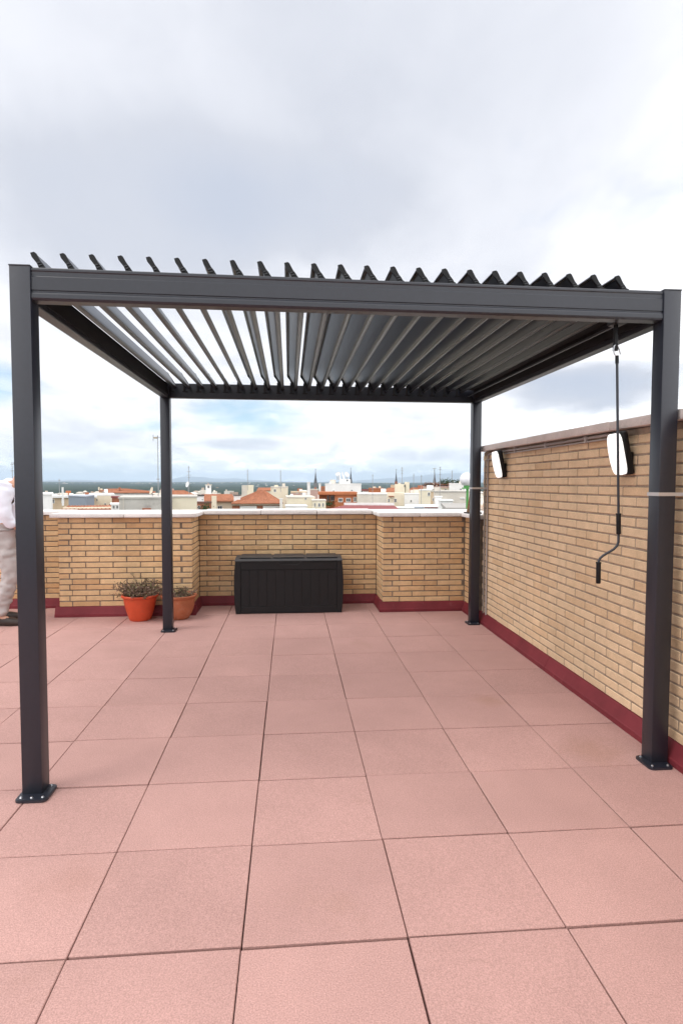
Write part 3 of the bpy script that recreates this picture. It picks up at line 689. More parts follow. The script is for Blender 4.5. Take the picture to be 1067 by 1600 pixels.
def mountains():
    D = 26000.0; prof = {}
    def hgt(px):
        h = 0
        for c, wd, pk in ((295, 26, 5.0), (330, 60, 5.0), (395, 45, 2.6), (690, 70, 8.5), (722, 40, 4.0), (610, 60, 4.5), (860, 150, 9), (1050, 160, 11), (120, 90, 2.0), (-150, 200, 5), (1400, 300, 9)):
            h += pk * math.exp(-((px - c) / wd) ** 2)
        h += 1.6 * noise.noise(Vector((px / 37, 3.3, 0))) + .8 * noise.noise(Vector((px / 13, 7.3, 0)))
        return max(-2, h)
    b = MB(); vs = []; fs = []; cols = list(range(-420, 1500, 4))
    for px in cols:
        for off, k in ((-5000, 0), (-3200, .35), (-1500, .72), (0, 1), (2500, .5), (5200, 0)):
            p = at(px, 751, D + off); top = max(4, hgt(px) * D / FPX * k + 1.4 + (30 * noise.noise(Vector((px / 9, off / 900, 2))) if 0 < k < 1 else 0))
            vs.append((p.x, p.y, top if k else GZ - 2))
    n = 6
    for i in range(len(cols) - 1):
        for k in range(n - 1): fs.append((i * n + k, (i + 1) * n + k, (i + 1) * n + k + 1, i * n + k + 1))
    tag(b.add(vs, fs, True).build('mountains', 'mountain'), kind='structure')
mountains()

# ---------------------------------------------------------------- the town
mat('w_white', (.80, .79, .77), .9, .1, var=.07, nscale=.6, bump=.2, bscale=3, spots=(.35, (.50, .47, .43), .62, .5))
mat('w_cream', (.76, .69, .54), .9, .1, var=.07, nscale=.6, bump=.2, bscale=3, spots=(.35, (.48, .42, .33), .62, .5))
mat('w_beige', (.62, .57, .50), .9, .1, var=.09, nscale=.6, bump=.2, bscale=3, spots=(.4, (.38, .34, .29), .58, .6))
mat('w_tan', (.58, .45, .31), .9, .1, var=.07, nscale=.6)
mat('w_concrete', (.50, .475, .435), .95, .1, var=.12, nscale=.9, bump=.3, bscale=4, spots=(.8, (.27, .25, .23), .55, .7))
mat('w_slate', (.235, .265, .31), .7, .2, var=.04, nscale=.6)
mat('w_slate2', (.38, .41, .46), .7, .2, var=.04, nscale=.6)
mat('w_orange', (.44, .16, .075), .9, .1, var=.08, nscale=.8)
mat('w_brick', (.33, .13, .075), .9, .1, var=.15, nscale=1.5)
mat('w_pink', (.52, .36, .31), .9, .1, var=.1, nscale=.8)
mat('r_tile', (.34, .145, .085), .9, .1, var=.22, nscale=1.4, speck=(3.5, .16), rnd=.12)
mat('r_pink', (.25, .085, .085), .9, .1, var=.1, nscale=.7)
mat('r_grey', (.36, .34, .32), .9, .1, var=.1, nscale=.7)
mat('r_dark', (.10, .09, .085), .8, .2, var=.2, nscale=2)
mat('glass', (.035, .045, .055), .15, .5)
mat('fascia', (.16, .08, .06), .8, .2)
mat('stone', (.19, .19, .195), .9, .1, var=.2, nscale=.4)
mat('slate_spire', (.10, .11, .13), .7, .2, var=.15, nscale=.5)
mat('metal_grey', (.33, .33, .34), .5, .4, metal=.3)
mat('dish', (.62, .53, .42), .6, .3, var=.1, nscale=3)
mat('dish_white', (.74, .74, .74), .5, .3)
mat('leaf', (.035, .06, .025), .9, .1, rnd=.35)
mat('leaf_red', (.16, .075, .05), .9, .1, rnd=.4, hue=(.06, .08, .03), hue_amt=.8)
mat('far_town', (.68, .64, .57), .95, .1, rnd=.2, hue=(.33, .17, .10), hue_amt=.75)
def window(parent, xa, xb, ya, yb, Y, frame='w_white', t=.06):
    a, c = at(xa, yb, Y), at(xb, ya, Y); x0, x1, z0, z1 = a.x, c.x, a.z, c.z
    fw = min(.09, (x1 - x0) * .14); b = MB()
    b.box((x0, Y - t, z0), (x0 + fw, Y - .003, z1)).box((x1 - fw, Y - t, z0), (x1, Y - .003, z1)).box((x0 + fw, Y - t, z1 - fw), (x1 - fw, Y - .003, z1)).box((x0 + fw, Y - t, z0), (x1 - fw, Y - .003, z0 + fw))
    b.box(((x0 + x1) / 2 - fw / 3, Y - t * .8, z0 + fw), ((x0 + x1) / 2 + fw / 3, Y - .004, z1 - fw))
    f = b.build('window', frame, parent)
    MB().box((x0 + fw, Y - .03, z0 + fw), (x1 - fw, Y - .004, z1 - fw)).build('pane', 'glass', f)
    return f
def ribs(b, e0, e1, r0, r1, step=.30, rad=.055):
    n = max(2, int((e1 - e0).length / step))
    for k in range(n + 1):
        u = k / n; p, q = e0.lerp(e1, u), r0.lerp(r1, u)
        if (p - q).length < .2: continue
        t = (q - p).normalized(); s_ = (e1 - e0).normalized() * rad; nrm = (e1 - e0).cross(q - p).normalized() * rad
        if nrm.z < 0: nrm = -nrm
        b.add([p - s_, p + nrm, p + s_, q - s_, q + nrm, q + s_], [(0, 1, 4, 3), (1, 2, 5, 4), (0, 2, 1), (3, 4, 5)])
def tiled_roof(parent, A, B, C_, D_, R0, R1, name='roof', m='r_tile', fascia=None):
    """eave rectangle A (front left), B, C_, D_ counter-clockwise; ridge R0-R1"""
    A, B, C_, D_, R0, R1 = [Vector(v) for v in (A, B, C_, D_, R0, R1)]
    b = MB(); dn = Vector((0, 0, -.16))
    vs = [A, B, C_, D_, R0, R1, A + dn, B + dn, C_ + dn, D_ + dn]
    b.add(vs, [(0, 1, 5, 4), (1, 2, 5), (2, 3, 4, 5), (3, 0, 4), (0, 6, 7, 1), (1, 7, 8, 2), (2, 8, 9, 3), (3, 9, 6, 0), (6, 9, 8, 7)])
    o = b.build(name, m, parent)
    c = MB(); ribs(c, A, B, R0, R1); ribs(c, B, C_, R1, R1); ribs(c, D_, A, R0, R0)
    tag(c.build('roof_tiles', m, o), kind='stuff'); return o
def block(label, x0, x1, yt, Y, depth, m='w_white', wins=(), cat='building', name='building', cop='w_white', coph=.0, over=.06, zb=GZ, extra=None):
    a, c = at(x0, yt, Y), at(x1, yt, Y); z1 = (a.z + c.z) / 2
    o = tag(empty(name, ((a.x + c.x) / 2, Y + depth / 2, zb)), label, cat); base = o.location.copy(); o.location = (0, 0, 0)
    MB().box((a.x, Y, zb), (c.x, Y + depth, z1 - coph)).build('wall', m, o)
    if coph: MB().box((a.x - over, Y - over, z1 - coph), (c.x + over, Y + depth + over, z1)).build('roof', cop, o)
    for wq in wins: window(o, *wq[:4], Y, *wq[4:])
    if coph and depth >= 5 and Y >= 60:
        rc = random.Random(int(x0 * 7 + Y)); wdt = c.x - a.x
        for k in range(max(2, int(wdt / 2.2))):
            xx = a.x + wdt * rc.uniform(.06, .94); yy = Y + depth * rc.uniform(.15, .8); hh = rc.uniform(.25, .85); ww = rc.uniform(.15, .6)
            MB().box((xx - ww, yy, z1 - .02), (xx + ww, yy + ww, z1 + hh)).build('roof_vent', rc.choice(('w_white', 'w_beige', 'w_cream', 'w_brick', 'r_grey')), o)
    # the facade is turned towards the terrace, as along a street that follows the slope
    C_ = Vector(((a.x + c.x) / 2, Y, 0)); th = math.atan2(CAM.x - C_.x, Y - CAM.y) * .92 + R(random.uniform(-3, 3))
    o.rotation_euler = (0, 0, th); o.location = C_ - Matrix.Rotation(th, 3, 'Z') @ C_
    return o
def sub(parent, x0, x1, ya, yb, Y, depth, m, name='chimney'):
    a, c = at(x0, yb, Y), at(x1, ya, Y); return MB().box((a.x, Y, a.z), (c.x, Y + depth, c.z)).build(name, m, parent)

# left part of the view
block('plain white block at the far left just right of the front left post', 56, 79, 771, 45, 6, 'w_white', cop='w_white', coph=.12)
o = block('beige flat building with cluttered pale rooftop behind the slate-blue box', 76, 146, 774.5, 105, 14, 'w_tan', [(83, 87, 780, 786), (97, 101, 780, 786)], cop='w_white', coph=.35, over=.4)
sub(o, 84, 100, 772, 774.4, 108, 4, 'w_white', 'roof_shed'); sub(o, 104, 118, 770.5, 774.4, 109, 4, 'w_beige', 'roof_shed'); sub(o, 121, 128, 767, 774.4, 111, 3, 'w_orange', 'roof_shed'); sub(o, 93, 95.2, 761, 790, 103.5, .3, 'w_white')
def two_tone(o, a, c, z1): pass
a_, b_, c_ = at(107, 776, 62), at(134, 775, 58), at(146.5, 776, 63)
o = tag(empty('roof_box'), 'slate-blue windowless roof box with its corner towards the terrace', 'building')
zt = a_.z + .05
MB().add([(a_.x, 62, GZ), (b_.x, 58, GZ), (a_.x, 62, zt), (b_.x, 58, zt), (c_.x, 63, GZ), (c_.x, 63, zt), (a_.x + 1, 67, GZ), (a_.x + 1, 67, zt)], [(0, 1, 3, 2), (1, 4, 5, 3), (4, 6, 7, 5), (6, 0, 2, 7), (2, 3, 5, 7)]).build('wall', 'w_slate', o)
MB().add([(a_.x - .08, 62, zt), (b_.x, 57.9, zt), (c_.x + .08, 63, zt), (a_.x + 1, 67.1, zt), (a_.x - .08, 62, zt + .1), (b_.x, 57.9, zt + .1), (c_.x + .08, 63, zt + .1), (a_.x + 1, 67.1, zt + .1)], [(0, 1, 5, 4), (1, 2, 6, 5), (2, 3, 7, 6), (3, 0, 4, 7), (4, 5, 6, 7)]).build('roof', 'w_slate2', o)
block('cream building with small dark openings right of the slate-blue box', 140, 178, 772, 112, 12, 'w_cream', [(163, 165.5, 786, 791), (170, 173, 787, 791), (151, 153, 779, 783)], coph=.3)
o = block('white house with wide terracotta roof behind the concrete block', 166, 236, 770, 150, 12, 'w_white', [(177, 179, 773, 776)])
p0, p1 = at(160, 769.5, 149.5), at(240, 771, 149.5); r0, r1 = at(176, 763.5, 156), at(205, 764, 156)
tiled_roof(o, p0, (p1.x, 149.5, p0.z), (p1.x, 163, p0.z), (p0.x, 163, p0.z), (r0.x, 156, r0.z), (r1.x, 156, r0.z))
sub(o, 188.5, 191.5, 761.5, 766, 152, .7, 'r_tile')
o = block('pale yellow gabled house left of the terracotta roof', 155, 171, 766, 165, 9, 'w_tan', [(165, 167, 766.5, 769)], coph=.4, cop='r_tile'); sub(o, 155.5, 157.5, 761, 766, 166, .6, 'w_cream')
block('small red roof shed on the cream rooftop', 175, 187, 775.5, 108, 3, 'w_brick', coph=.25, cop='r_pink', over=.15)
o = block('low house with brick-red tile roof strip under the slate-blue box', 100, 176, 793, 50, 4, 'w_cream', [(104, 109, 795, 800)])
p0, p1 = at(98, 795.5, 49.8), at(175, 795.5, 49.8)
tiled_roof(o, p0, (p1.x, 49.8, p0.z), (p1.x, 54.5, p0.z), (p0.x, 54.5, p0.z), (p0.x + .4, 52, p0.z + .22), (p1.x - .4, 52, p0.z + .22))
block('white dormer with two small windows left of the concrete block', 174, 188, 787, 44, 2.5, 'w_white', [(176, 179.5, 789.5, 795), (181.5, 185, 789.5, 795)], coph=.1)
o = block('weathered concrete roof block with stained walls and a satellite dish', 187.5, 268, 776.5, 36, 5.5, 'w_concrete', cop='w_concrete', coph=.10)
sub(o, 222, 235, 794, 798, 35.9, .1, 'w_brick', 'vent_panel'); sub(o, 193, 194, 777.5, 800, 35.93, .06, 'w_beige', 'drain_pipe')
block('cream rendered block with grey edge right of the rear left post', 266, 307.5, 775, 40, 5, 'w_cream', cop='w_concrete', coph=.10)

o = block('hip roofed house behind the cream block right of the rear left post', 262, 306, 777, 100, 10, 'w_cream')
p0, p1 = at(256, 776.5, 99.5), at(310, 776.5, 99.5); r0 = at(285, 766.2, 105)
tiled_roof(o, p0, (p1.x, 99.5, p0.z), (p1.x, 110.5, p0.z), (p0.x, 110.5, p0.z), (r0.x - 1.2, 105, r0.z), (r0.x + 1.2, 105, r0.z))
sub(o, 270, 290, 763.5, 770, 111, 1, 'w_pink', 'parapet')
block('small white roof hut with dark flat cap beside the hip roof', 307, 318.5, 773, 72, 2, 'w_white', [(311, 315, 785, 790)], cop='r_dark', coph=.18)
block('brick fronted low building with greenery below the white hut', 307, 330, 784, 70, 1.6, 'w_brick', [(309, 313, 790, 796)], cop='fascia', coph=.2)
o = block('cream house with long terracotta roof and one dark window', 318, 366, 782, 100, 9, 'w_cream', [(340, 347.5, 790, 797)])
p0, p1 = at(316, 782.5, 99.3), at(368, 781.5, 99.3); r0, r1 = at(320, 772, 104), at(366, 772, 104)
tiled_roof(o, p0, (p1.x, 99.3, p0.z), (p1.x, 109, p0.z), (p0.x, 109, p0.z), (r0.x, 104, r0.z), (r1.x, 104, r0.z))
sub(o, 328, 335.5, 775, 800, 97.5, 1.2, 'w_cream', 'chimney')
o = block('low building with pyramid terracotta roof and two rows of white windows', 363, 441, 786.5, 90, 11, 'w_brick', [(377, 384, 792, 797), (385, 391.5, 792, 797), (392.5, 399.5, 792, 797), (413, 420, 792, 797), (421, 427.5, 792, 797), (428.5, 435, 792, 797)])
p0, p1 = at(361, 786, 89.2), at(442, 785, 89.2); r0, r1 = at(406, 767, 95.5), at(417, 767, 95.5)
tiled_roof(o, p0, (p1.x, 89.2, p0.z), (p1.x, 102, p0.z), (p0.x, 102, p0.z), (r0.x, 95.5, r0.z), (r1.x, 95.5, r0.z))
sub(o, 363, 441, 786.2, 789.5, 89.6, .3, 'w_cream', 'cornice'); sub(o, 375, 401, 790.5, 799, 89.92, .07, 'w_white', 'window_band'); sub(o, 411, 437, 790.5, 799, 89.92, .07, 'w_white', 'window_band')
sub(o, 366, 376, 774, 787, 90.8, 1.5, 'w_white', 'chimney'); sub(o, 365, 377, 773, 774.5, 90.7, 1.7, 'r_dark', 'chimney_cap')
block('tall white chimney cube at the right edge of the pyramid roof', 437, 441.5, 779, 88, 1, 'w_white', cop='w_white', coph=.1)
o = block('slim white bell tower rising behind the terracotta roofs', 321.5, 330, 757, 220, 2.5, 'w_white', [(324, 327.5, 758.5, 763)], cop='w_beige', coph=.3, over=.3); sub(o, 324.5, 327, 755.3, 757, 220.5, .8, 'w_pink', 'turret')
o = block('cream cube shaped block with grey side behind the long terracotta roof', 386, 396, 758, 160, 6, 'w_cream'); sub(o, 378, 386, 758.3, 776, 160.3, 5, 'w_beige', 'side_wing')
o = block('low house with flat terracotta roof left of the white gable block', 402, 424, 765.5, 172, 6, 'w_cream', [(408, 411, 767, 770)])
p0, p1 = at(401, 766, 171.6), at(425, 766, 171.6)
tiled_roof(o, p0, (p1.x, 171.6, p0.z), (p1.x, 178.5, p0.z), (p0.x, 178.5, p0.z), (p0.x + .5, 175, p0.z + .75), (p1.x - .5, 175, p0.z + .75))
block('white building with one dark square window left of the spires', 423, 450, 760.5, 140, 10, 'w_cream', [(427.5, 431.5, 764, 769)], coph=.3, cop='w_beige')

# middle part
o = block('cream flat roofed building with three narrow windows before the orange one', 449, 492, 776, 84, 9, 'w_cream', [(476, 479, 777.5, 781)], cop='w_beige', coph=.18)
block('cream annex with a row of three narrow windows', 488, 509, 781, 80, 4, 'w_cream', [(491, 493.2, 786, 792), (497, 500.5, 786, 792), (503.5, 506, 786, 792), (502, 506, 794, 797)], cop='w_beige', coph=.15)
block('white low roof with long dark slot window behind the coping', 447, 480, 790, 60, 3, 'w_white', [(462, 477, 793.5, 796.5)], coph=.08)
block('brown roofed house with flat gable behind the cream building', 456, 479, 768, 132, 7, 'w_pink', [(463, 466, 768.5, 771.5), (470, 473, 770, 773)], cop='w_tan', coph=.3)
block('tall white chimney stack left of the left spire', 480, 484.5, 753, 125, 1, 'w_white', cat='chimney', name='chimney_stack', coph=.15)
o = block('mauve rendered block right of the tall white chimney', 484.5, 497, 764, 128, 4, 'w_pink', coph=.25, cop='w_beige'); sub(o, 491, 494, 761.5, 764, 129, .8, 'w_brick')
block('short white chimney stack right of the left spire', 498.5, 501.2, 755.5, 130, 1, 'w_white', cat='chimney', name='chimney_stack', coph=.15)
o = block('bright orange rendered building with white framed windows', 523, 557, 772.5, 100, 7, 'w_orange', [(528.5, 535.5, 778, 784.5), (540.5, 548, 778, 784.5), (552, 557, 776.5, 784)])
sub(o, 497, 558.5, 769, 773, 99.7, 8, 'w_orange', 'roof'); sub(o, 497, 523, 773, 800, 102.5, 4, 'w_orange', 'wing'); window(o, 510, 513, 774.5, 783, 102.5); window(o, 515, 522, 774.5, 783, 102.5); sub(o, 558, 561.5, 770, 790, 99.5, 5, 'w_cream', 'pilaster')
o = block('broad white block topped by a penthouse and phone antennas', 508, 564, 755.5, 160, 12, 'w_white', [(520, 522.5, 766, 768.5), (548, 551, 765, 767.5)], coph=.3)
sub(o, 529, 545, 748.5, 755.4, 163, 5, 'w_white', 'penthouse'); sub(o, 513, 521, 749.5, 755.4, 164, 4, 'w_beige', 'penthouse'); sub(o, 539.5, 541.5, 749.5, 752, 162.9, .1, 'glass', 'opening'); sub(o, 497, 511, 760, 768, 166, 5, 'r_tile', 'roof')
an = tag(empty('phone_antennas', at(535, 748, 164)), 'cluster of phone antennas and dishes on the white penthouse', 'antenna'); base = an.location.copy()
for px, yt, yb, dish_ in ((527, 738, 750, 1), (529, 737, 750, 1), (535, 737, 749, 0), (537, 742, 749, 0), (541, 737, 749, 1), (543, 740, 749, 1), (531, 743, 749, 0)):
    p, q = at(px, yt, 164) - base, at(px, yb, 164) - base
    MB().tube([q, p], .09, 6).build('mast', 'metal_grey', an)
    if dish_: MB().lathe([(.05, 0), (.5, .06), (.55, .16), (.1, .2)], 12, p.lerp(q, .25), Matrix.Rotation(R(90), 4, 'X')).build('dish', 'dish_white', an)
    else: MB().box((p.x - .16, p.y - .2, p.z - 1.3), (p.x + .16, p.y - .05, p.z)).build('panel', 'dish_white', an)
block('long pale grey wall right of the orange building', 559, 604, 770.5, 92, 6, 'w_beige', coph=.2)
block('orange walled house with flat top behind the pale grey wall', 576, 599, 762.5, 140, 6, 'w_orange', coph=.3, cop='r_tile')
block('small red roofed hut between the white block and the orange house', 566, 575, 764.5, 145, 3, 'w_white', cop='r_pink', coph=.35, over=.2)
o = block('low building with pinkish red sloping roof and white edge beyond the coping', 528, 645, 793, 44, 2, 'w_white', coph=.05)
p0, p1, r0, r1 = at(524, 796.5, 40), at(640, 797, 40), at(530, 789.5, 47), at(606, 789.5, 47)
MB().add([p0, p1, r1, r0, p0 + Vector((0, 0, -.2)), p1 + Vector((0, 0, -.2)), r1 + Vector((0, 0, -.5)), r0 + Vector((0, 0, -.5))], [(0, 1, 2, 3), (0, 4, 5, 1), (1, 5, 6, 2), (2, 6, 7, 3), (3, 7, 4, 0)]).build('roof_slope', 'r_pink', o)
sub(o, 528, 606, 786, 789.6, 47.2, .4, 'w_white', 'parapet')
o = block('small pinkish sloping roof patch above the white edge', 573, 600, 788, 52, 1, 'w_white')
p0, p1, r0, r1 = at(572, 789.5, 51.5), at(596, 789.5, 51.5), at(577, 785.8, 54), at(597, 785.8, 54)
MB().add([p0, p1, r1, r0, p0 + Vector((0, 0, -.2)), p1 + Vector((0, 0, -.2)), r1 + Vector((0, 0, -.4)), r0 + Vector((0, 0, -.4))], [(0, 1, 2, 3), (0, 4, 5, 1), (1, 5, 6, 2), (2, 6, 7, 3), (3, 7, 4, 0)]).build('roof_slope', 'r_pink', o)

# right part
o = block('cream gabled house with terracotta roof left of the tower block', 602, 620, 768, 118, 6, 'w_cream', coph=0)
p0, p1 = at(601, 768.5, 117.6), at(621, 768.5, 117.6); r0 = at(604, 762, 121); r1 = at(619, 762, 121)
tiled_roof(o, p0, (p1.x, 117.6, p0.z), (p1.x, 124.5, p0.z), (p0.x, 124.5, p0.z), (r0.x, 121, r0.z), (r1.x, 121, r0.z)); sub(o, 604, 617, 757.5, 764, 124.6, 2, 'w_tan', 'gable')
o = block('cream tower block with stepped top below the third spire', 618, 632.5, 756.5, 110, 5, 'w_cream', [(627.5, 631, 773, 779.5)]); sub(o, 632.6, 639, 753, 790, 110.3, 3.5, 'w_cream', 'stair_tower'); sub(o, 621, 625, 754.5, 756.5, 111, 1, 'w_beige', 'chimney'); sub(o, 631.5, 633, 757.5, 761, 109.9, .2, 'glass', 'opening')
o = block('white house front with a row of small windows below the cream tower block', 600, 632, 770, 104, 4, 'w_cream', [(601, 603.5, 779.5, 785), (606, 609, 779.5, 785), (615.5, 619.5, 779, 785)]); sub(o, 608, 616, 775, 776.3, 103.5, .5, 'r_tile', 'canopy')
block('white wall stretch with slim vent pipe right of the cream tower block', 632, 662, 771, 98, 5, 'w_white', [(641, 643.5, 781, 785)], coph=.15)
o = block('small house with steep terracotta gable right of the cream tower', 637, 654, 769, 125, 5, 'w_tan')
p0, p1 = at(636, 769.5, 124.6), at(655, 769.5, 124.6); r0, r1 = at(641, 761.5, 127.5), at(651, 761.5, 127.5)
tiled_roof(o, p0, (p1.x, 124.6, p0.z), (p1.x, 130.5, p0.z), (p0.x, 130.5, p0.z), (r0.x, 127.5, r0.z), (r1.x, 127.5, r0.z))
block('white flat building with one dark window left of the tan pillar', 656, 674, 764.5, 90, 5, 'w_cream', [(668, 672, 769, 775)], coph=.2)
block('tan roof pillar with one small window', 673, 682, 767, 70, 1.2, 'w_tan', [(675.5, 679, 778, 783)], cop='w_beige', coph=.1)
o = block('wide beige wall with stained top edge and one slot window', 681, 742, 767, 60, 7, 'w_beige', [(718.5, 725.5, 777, 779.5)], cop='w_concrete', coph=.12)
o = block('roof terrace building crowned with planted trellis', 661, 704, 760, 135, 10, 'w_cream', [(676, 679, 763.5, 766), (682, 686, 763.5, 766), (694, 697, 763.5, 766)], cop='w_pink', coph=.3, over=.3)
for px in range(664, 703, 5): sub(o, px, px + .5, 754.5, 760, 135.3, .15, 'w_brick', 'trellis_post')
sub(o, 663, 703, 754.2, 754.9, 135.2, .3, 'w_brick', 'trellis_beam'); sub(o, 663, 703, 756.6, 757.2, 135.25, .2, 'w_brick', 'trellis_beam')
block('white penthouse with dark planter row left of the white globe', 702, 724, 755, 128, 8, 'w_white', [(718, 721, 763, 766)], coph=.25)
block('bright white cubic roof hut right behind the parapet coping', 688, 707, 781.5, 32, 2.2, 'w_white', coph=.05)
block('small white roof hut beside the tan pillar', 680, 690, 775.5, 50, 1.5, 'w_white', coph=.08)
o = block('low roof with grey skylight strip between pink roof and white hut', 634, 690, 791, 46, 4, 'w_white', coph=.06); sub(o, 635, 662, 791.5, 794, 45.9, .1, 'w_slate2', 'skylight'); sub(o, 664, 688, 792, 793, 45.85, .15, 'r_pink', 'ridge_tiles')
block('grey gravel roof edge beside the green lamp post', 700, 745, 793.5, 20, 5, 'w_concrete', cop='r_grey', coph=.1)

# planted greenery on the roof terraces
def leafy(name, label, spots, m, seed, n, size, cat='plant'):
    r = random.Random(seed); o = tag(empty(name), label, cat); b = MB(); st = MB()
    for px, py, Y, rx, rz in spots:
        c = at(px, py, Y); st.tube([c + Vector((0, 0, -rz * 1.2)), c], .05, 5)
        for _ in range(n):
            d = Vector((r.gauss(0, .5), r.gauss(0, .5), r.gauss(0, .5)))
            p = c + Vector((d.x * rx, d.y * rx, d.z * rz)); ax = Vector((r.uniform(-1, 1), r.uniform(-1, 1), r.uniform(-1, 1))).normalized(); s_ = ax.orthogonal().normalized(); l = size * r.uniform(.6, 1.3)
            b.add([p - ax * l, p + s_ * l * .6, p + ax * l, p - s_ * l * .6], [(0, 1, 2, 3)])
    st.build('stems', 'dry_stem', o); tag(b.build('foliage', m, o), kind='stuff')
leafy('trellis_plants', 'brownish climbing plants along the rooftop trellis', [(664 + k * 3.3, 757.5 + 1.2 * math.sin(k * 2.1), 135.6, .55, .45) for k in range(12)], 'leaf_red', 3, 60, .16)
for k, px in enumerate((690, 696, 700, 707, 715)):
    leafy('potted_shrub', ('round dark shrub on the penthouse roof, %s from the left' % ('first', 'second', 'third', 'fourth', 'fifth')[k]), [(px, 752.6, 131, .62, .55)], 'leaf', 20 + k, 130, .14)
leafy('roof_bush', 'small green bush on the brick fronted low building', [(321, 794, 69, .7, .6)], 'leaf', 31, 160, .12)
leafy('roof_bush', 'green balcony bush below the orange building', [(513, 787.5, 98, 1.0, .5)], 'leaf', 32, 160, .14)

# church spires
def spire(px, ytip, ybase, Y, wpx, label, mid='stone'):
    t, b_ = at(px, ytip, Y), at(px, ybase, Y); h = t.z - b_.z; wd = wpx * Y / FPX / 2
    o = tag(empty('church_spire', (t.x, Y, b_.z)), label, 'church spire')
    MB().box((-wd, -wd, GZ - b_.z), (wd, wd, 0)).build('tower', 'stone', o)
    MB().box((-wd * 1.15, -wd * 1.15, 0), (wd * 1.15, wd * 1.15, wd * .25)).build('cornice', 'stone', o)
    MB().lathe([(wd * .92, wd * .25), (wd * .92, h * .18), (wd * 1.02, h * .19)], 8).build('belfry', mid, o)
    for k in range(8):
        a = R(22.5 + 45 * k); MB().box((-wd * .12, -wd * .9, wd * .4), (wd * .12, -wd * .80, h * .16), Matrix.Rotation(a, 4, 'Z')).build('belfry_opening', 'glass', o)
    MB().lathe([(wd * .88, h * .19), (wd * .5, h * .42), (wd * .18, h * .75), (wd * .05, h * .93)], 8).build('spire_roof', 'slate_spire', o)
    MB().tube([(0, 0, h * .9), (0, 0, h)], .13, 5).box((-.5, -.1, h * .955), (.5, .1, h * .965)).build('cross', 'stone', o)
spire(493, 732, 756, 360, 5.2, 'slim dark church spire left of the white antenna block')
spire(548, 731, 756, 360, 5.2, 'dark church spire right behind the phone antennas')
spire(619, 733, 757, 330, 4.6, 'dark church spire with orange-lit belfry above the cream tower block', 'w_orange')  # the orange light on this belfry is put into its wall colour
spire(679, 731, 756, 360, 5.0, 'dark church spire behind the planted roof terrace')

# television masts and dishes
def mast(px, yt, yb, Y, label, els=((.0, 7), (.12, 5)), r=None, boom=0):
    t, b_ = at(px, yt, Y), at(px, yb, Y); h = t.z - b_.z; r = r or Y * .00042
    o = tag(empty('antenna_mast', b_), label, 'antenna'); MB().tube([(0, 0, -1.0), (0, 0, h)], r, 6).build('pole', 'metal_grey', o)
    for f, wpx in els:
        wd = wpx * Y / FPX / 2; MB().tube([(-wd, 0, h * (1 - f)), (wd, 0, h * (1 - f))], r * .6, 5).build('crossbar', 'metal_grey', o)
        for k in range(-2, 3): MB().tube([(wd * k / 2, -.25, h * (1 - f)), (wd * k / 2, .25, h * (1 - f) + .02)], r * .45, 4).build('element', 'metal_grey', o)
    return o
o = mast(247.6, 680, 778, 38, 'tall antenna mast with boxed head left of the rear left post', ((.03, 8), (.7, 4)), .026)
hb = (at(243, 684, 38) - at(247.6, 778, 38)); MB().bbox((hb.x - .11, -.07, hb.z - .05), (hb.x + .12, .07, hb.z + .06), .01).build('amplifier', 'dish', o); MB().box((hb.x - .16, -.02, hb.z - .22), (hb.x - .13, .02, hb.z + .2)).build('reflector', 'metal_grey', o)
mast(20.5, 722, 790, 70, 'antenna mast above the stooping person', ((.05, 3), (.2, 3)), .035)
mast(295.3, 728, 764, 42, 'antenna mast rising beside the white dish on the cream block', ((.05, 3), (.25, 5), (.4, 7), (.5, 3)))
mast(387, 733, 760, 150, 'antenna mast over the cream cube shaped block', ((.1, 2), (.3, 2.5), (.5, 2)))
mast(438.5, 734, 762, 138, 'antenna mast on the white building with one dark window', ((.08, 2.5), (.3, 2), (.5, 3)))
mast(582, 741, 790, 70, 'thin antenna mast over the pale grey wall', ((.05, 2),))
mast(628, 730, 757, 112, 'antenna mast on the cream tower block', ((.05, 3.5), (.2, 4), (.35, 3)))
mast(646, 740, 772, 112, 'thin antenna mast over the small terracotta gable', ((.1, 2),))
mast(658, 742, 785, 60, 'thin antenna mast left of the planted roof terrace', ((.05, 1.5),))
mast(687, 729, 790, 58, 'tall lattice mast right of the fourth spire', ((.03, 3), (.08, 4), (.2, 2), (.3, 2), (.45, 2)))
mast(678.5, 731.5, 742, 57.5, 'short crossbar aerial tip left of the lattice mast', ((.05, 6),))
mast(706, 735, 757, 132, 'thin antenna mast on the white penthouse', ((.1, 2), (.4, 1.5)))
mast(93, 748, 772, 106, 'thin antenna mast on the cluttered pale rooftop', ((.1, 3), (.3, 2)))
def satdish(px, py, Y, rpx, label, m, tilt):
    c = at(px, py, Y); r = rpx * Y / FPX; o = tag(empty('satellite_dish', c), label, 'satellite dish')
    T = Matrix.Rotation(R(tilt), 4, 'Z') @ Matrix.Rotation(R(75), 4, 'X')
    MB().lathe([(.01, 0), (r * .5, r * .06), (r * .85, r * .2), (r, r * .3), (r * .97, r * .31), (r * .5, r * .1), (.01, r * .05)], 24, (0, 0, 0), T).build('reflector', m, o)
    MB().tube([(0, 0, -r * .1), (0, .05, -r * 2.3)], r * .08, 6).build('stand', 'metal_grey', o)
    MB().tube([T @ Vector((0, -r * .8, r * .2)), T @ Vector((0, 0, r * .9))], r * .04, 5).build('feed_arm', 'metal_grey', o)
satdish(238, 767, 38, 6.2, 'large beige satellite dish on the concrete block', 'dish', -58)
satdish(293.8, 757, 42, 4.8, 'small white satellite dish on the cream block', 'dish_white', -52)

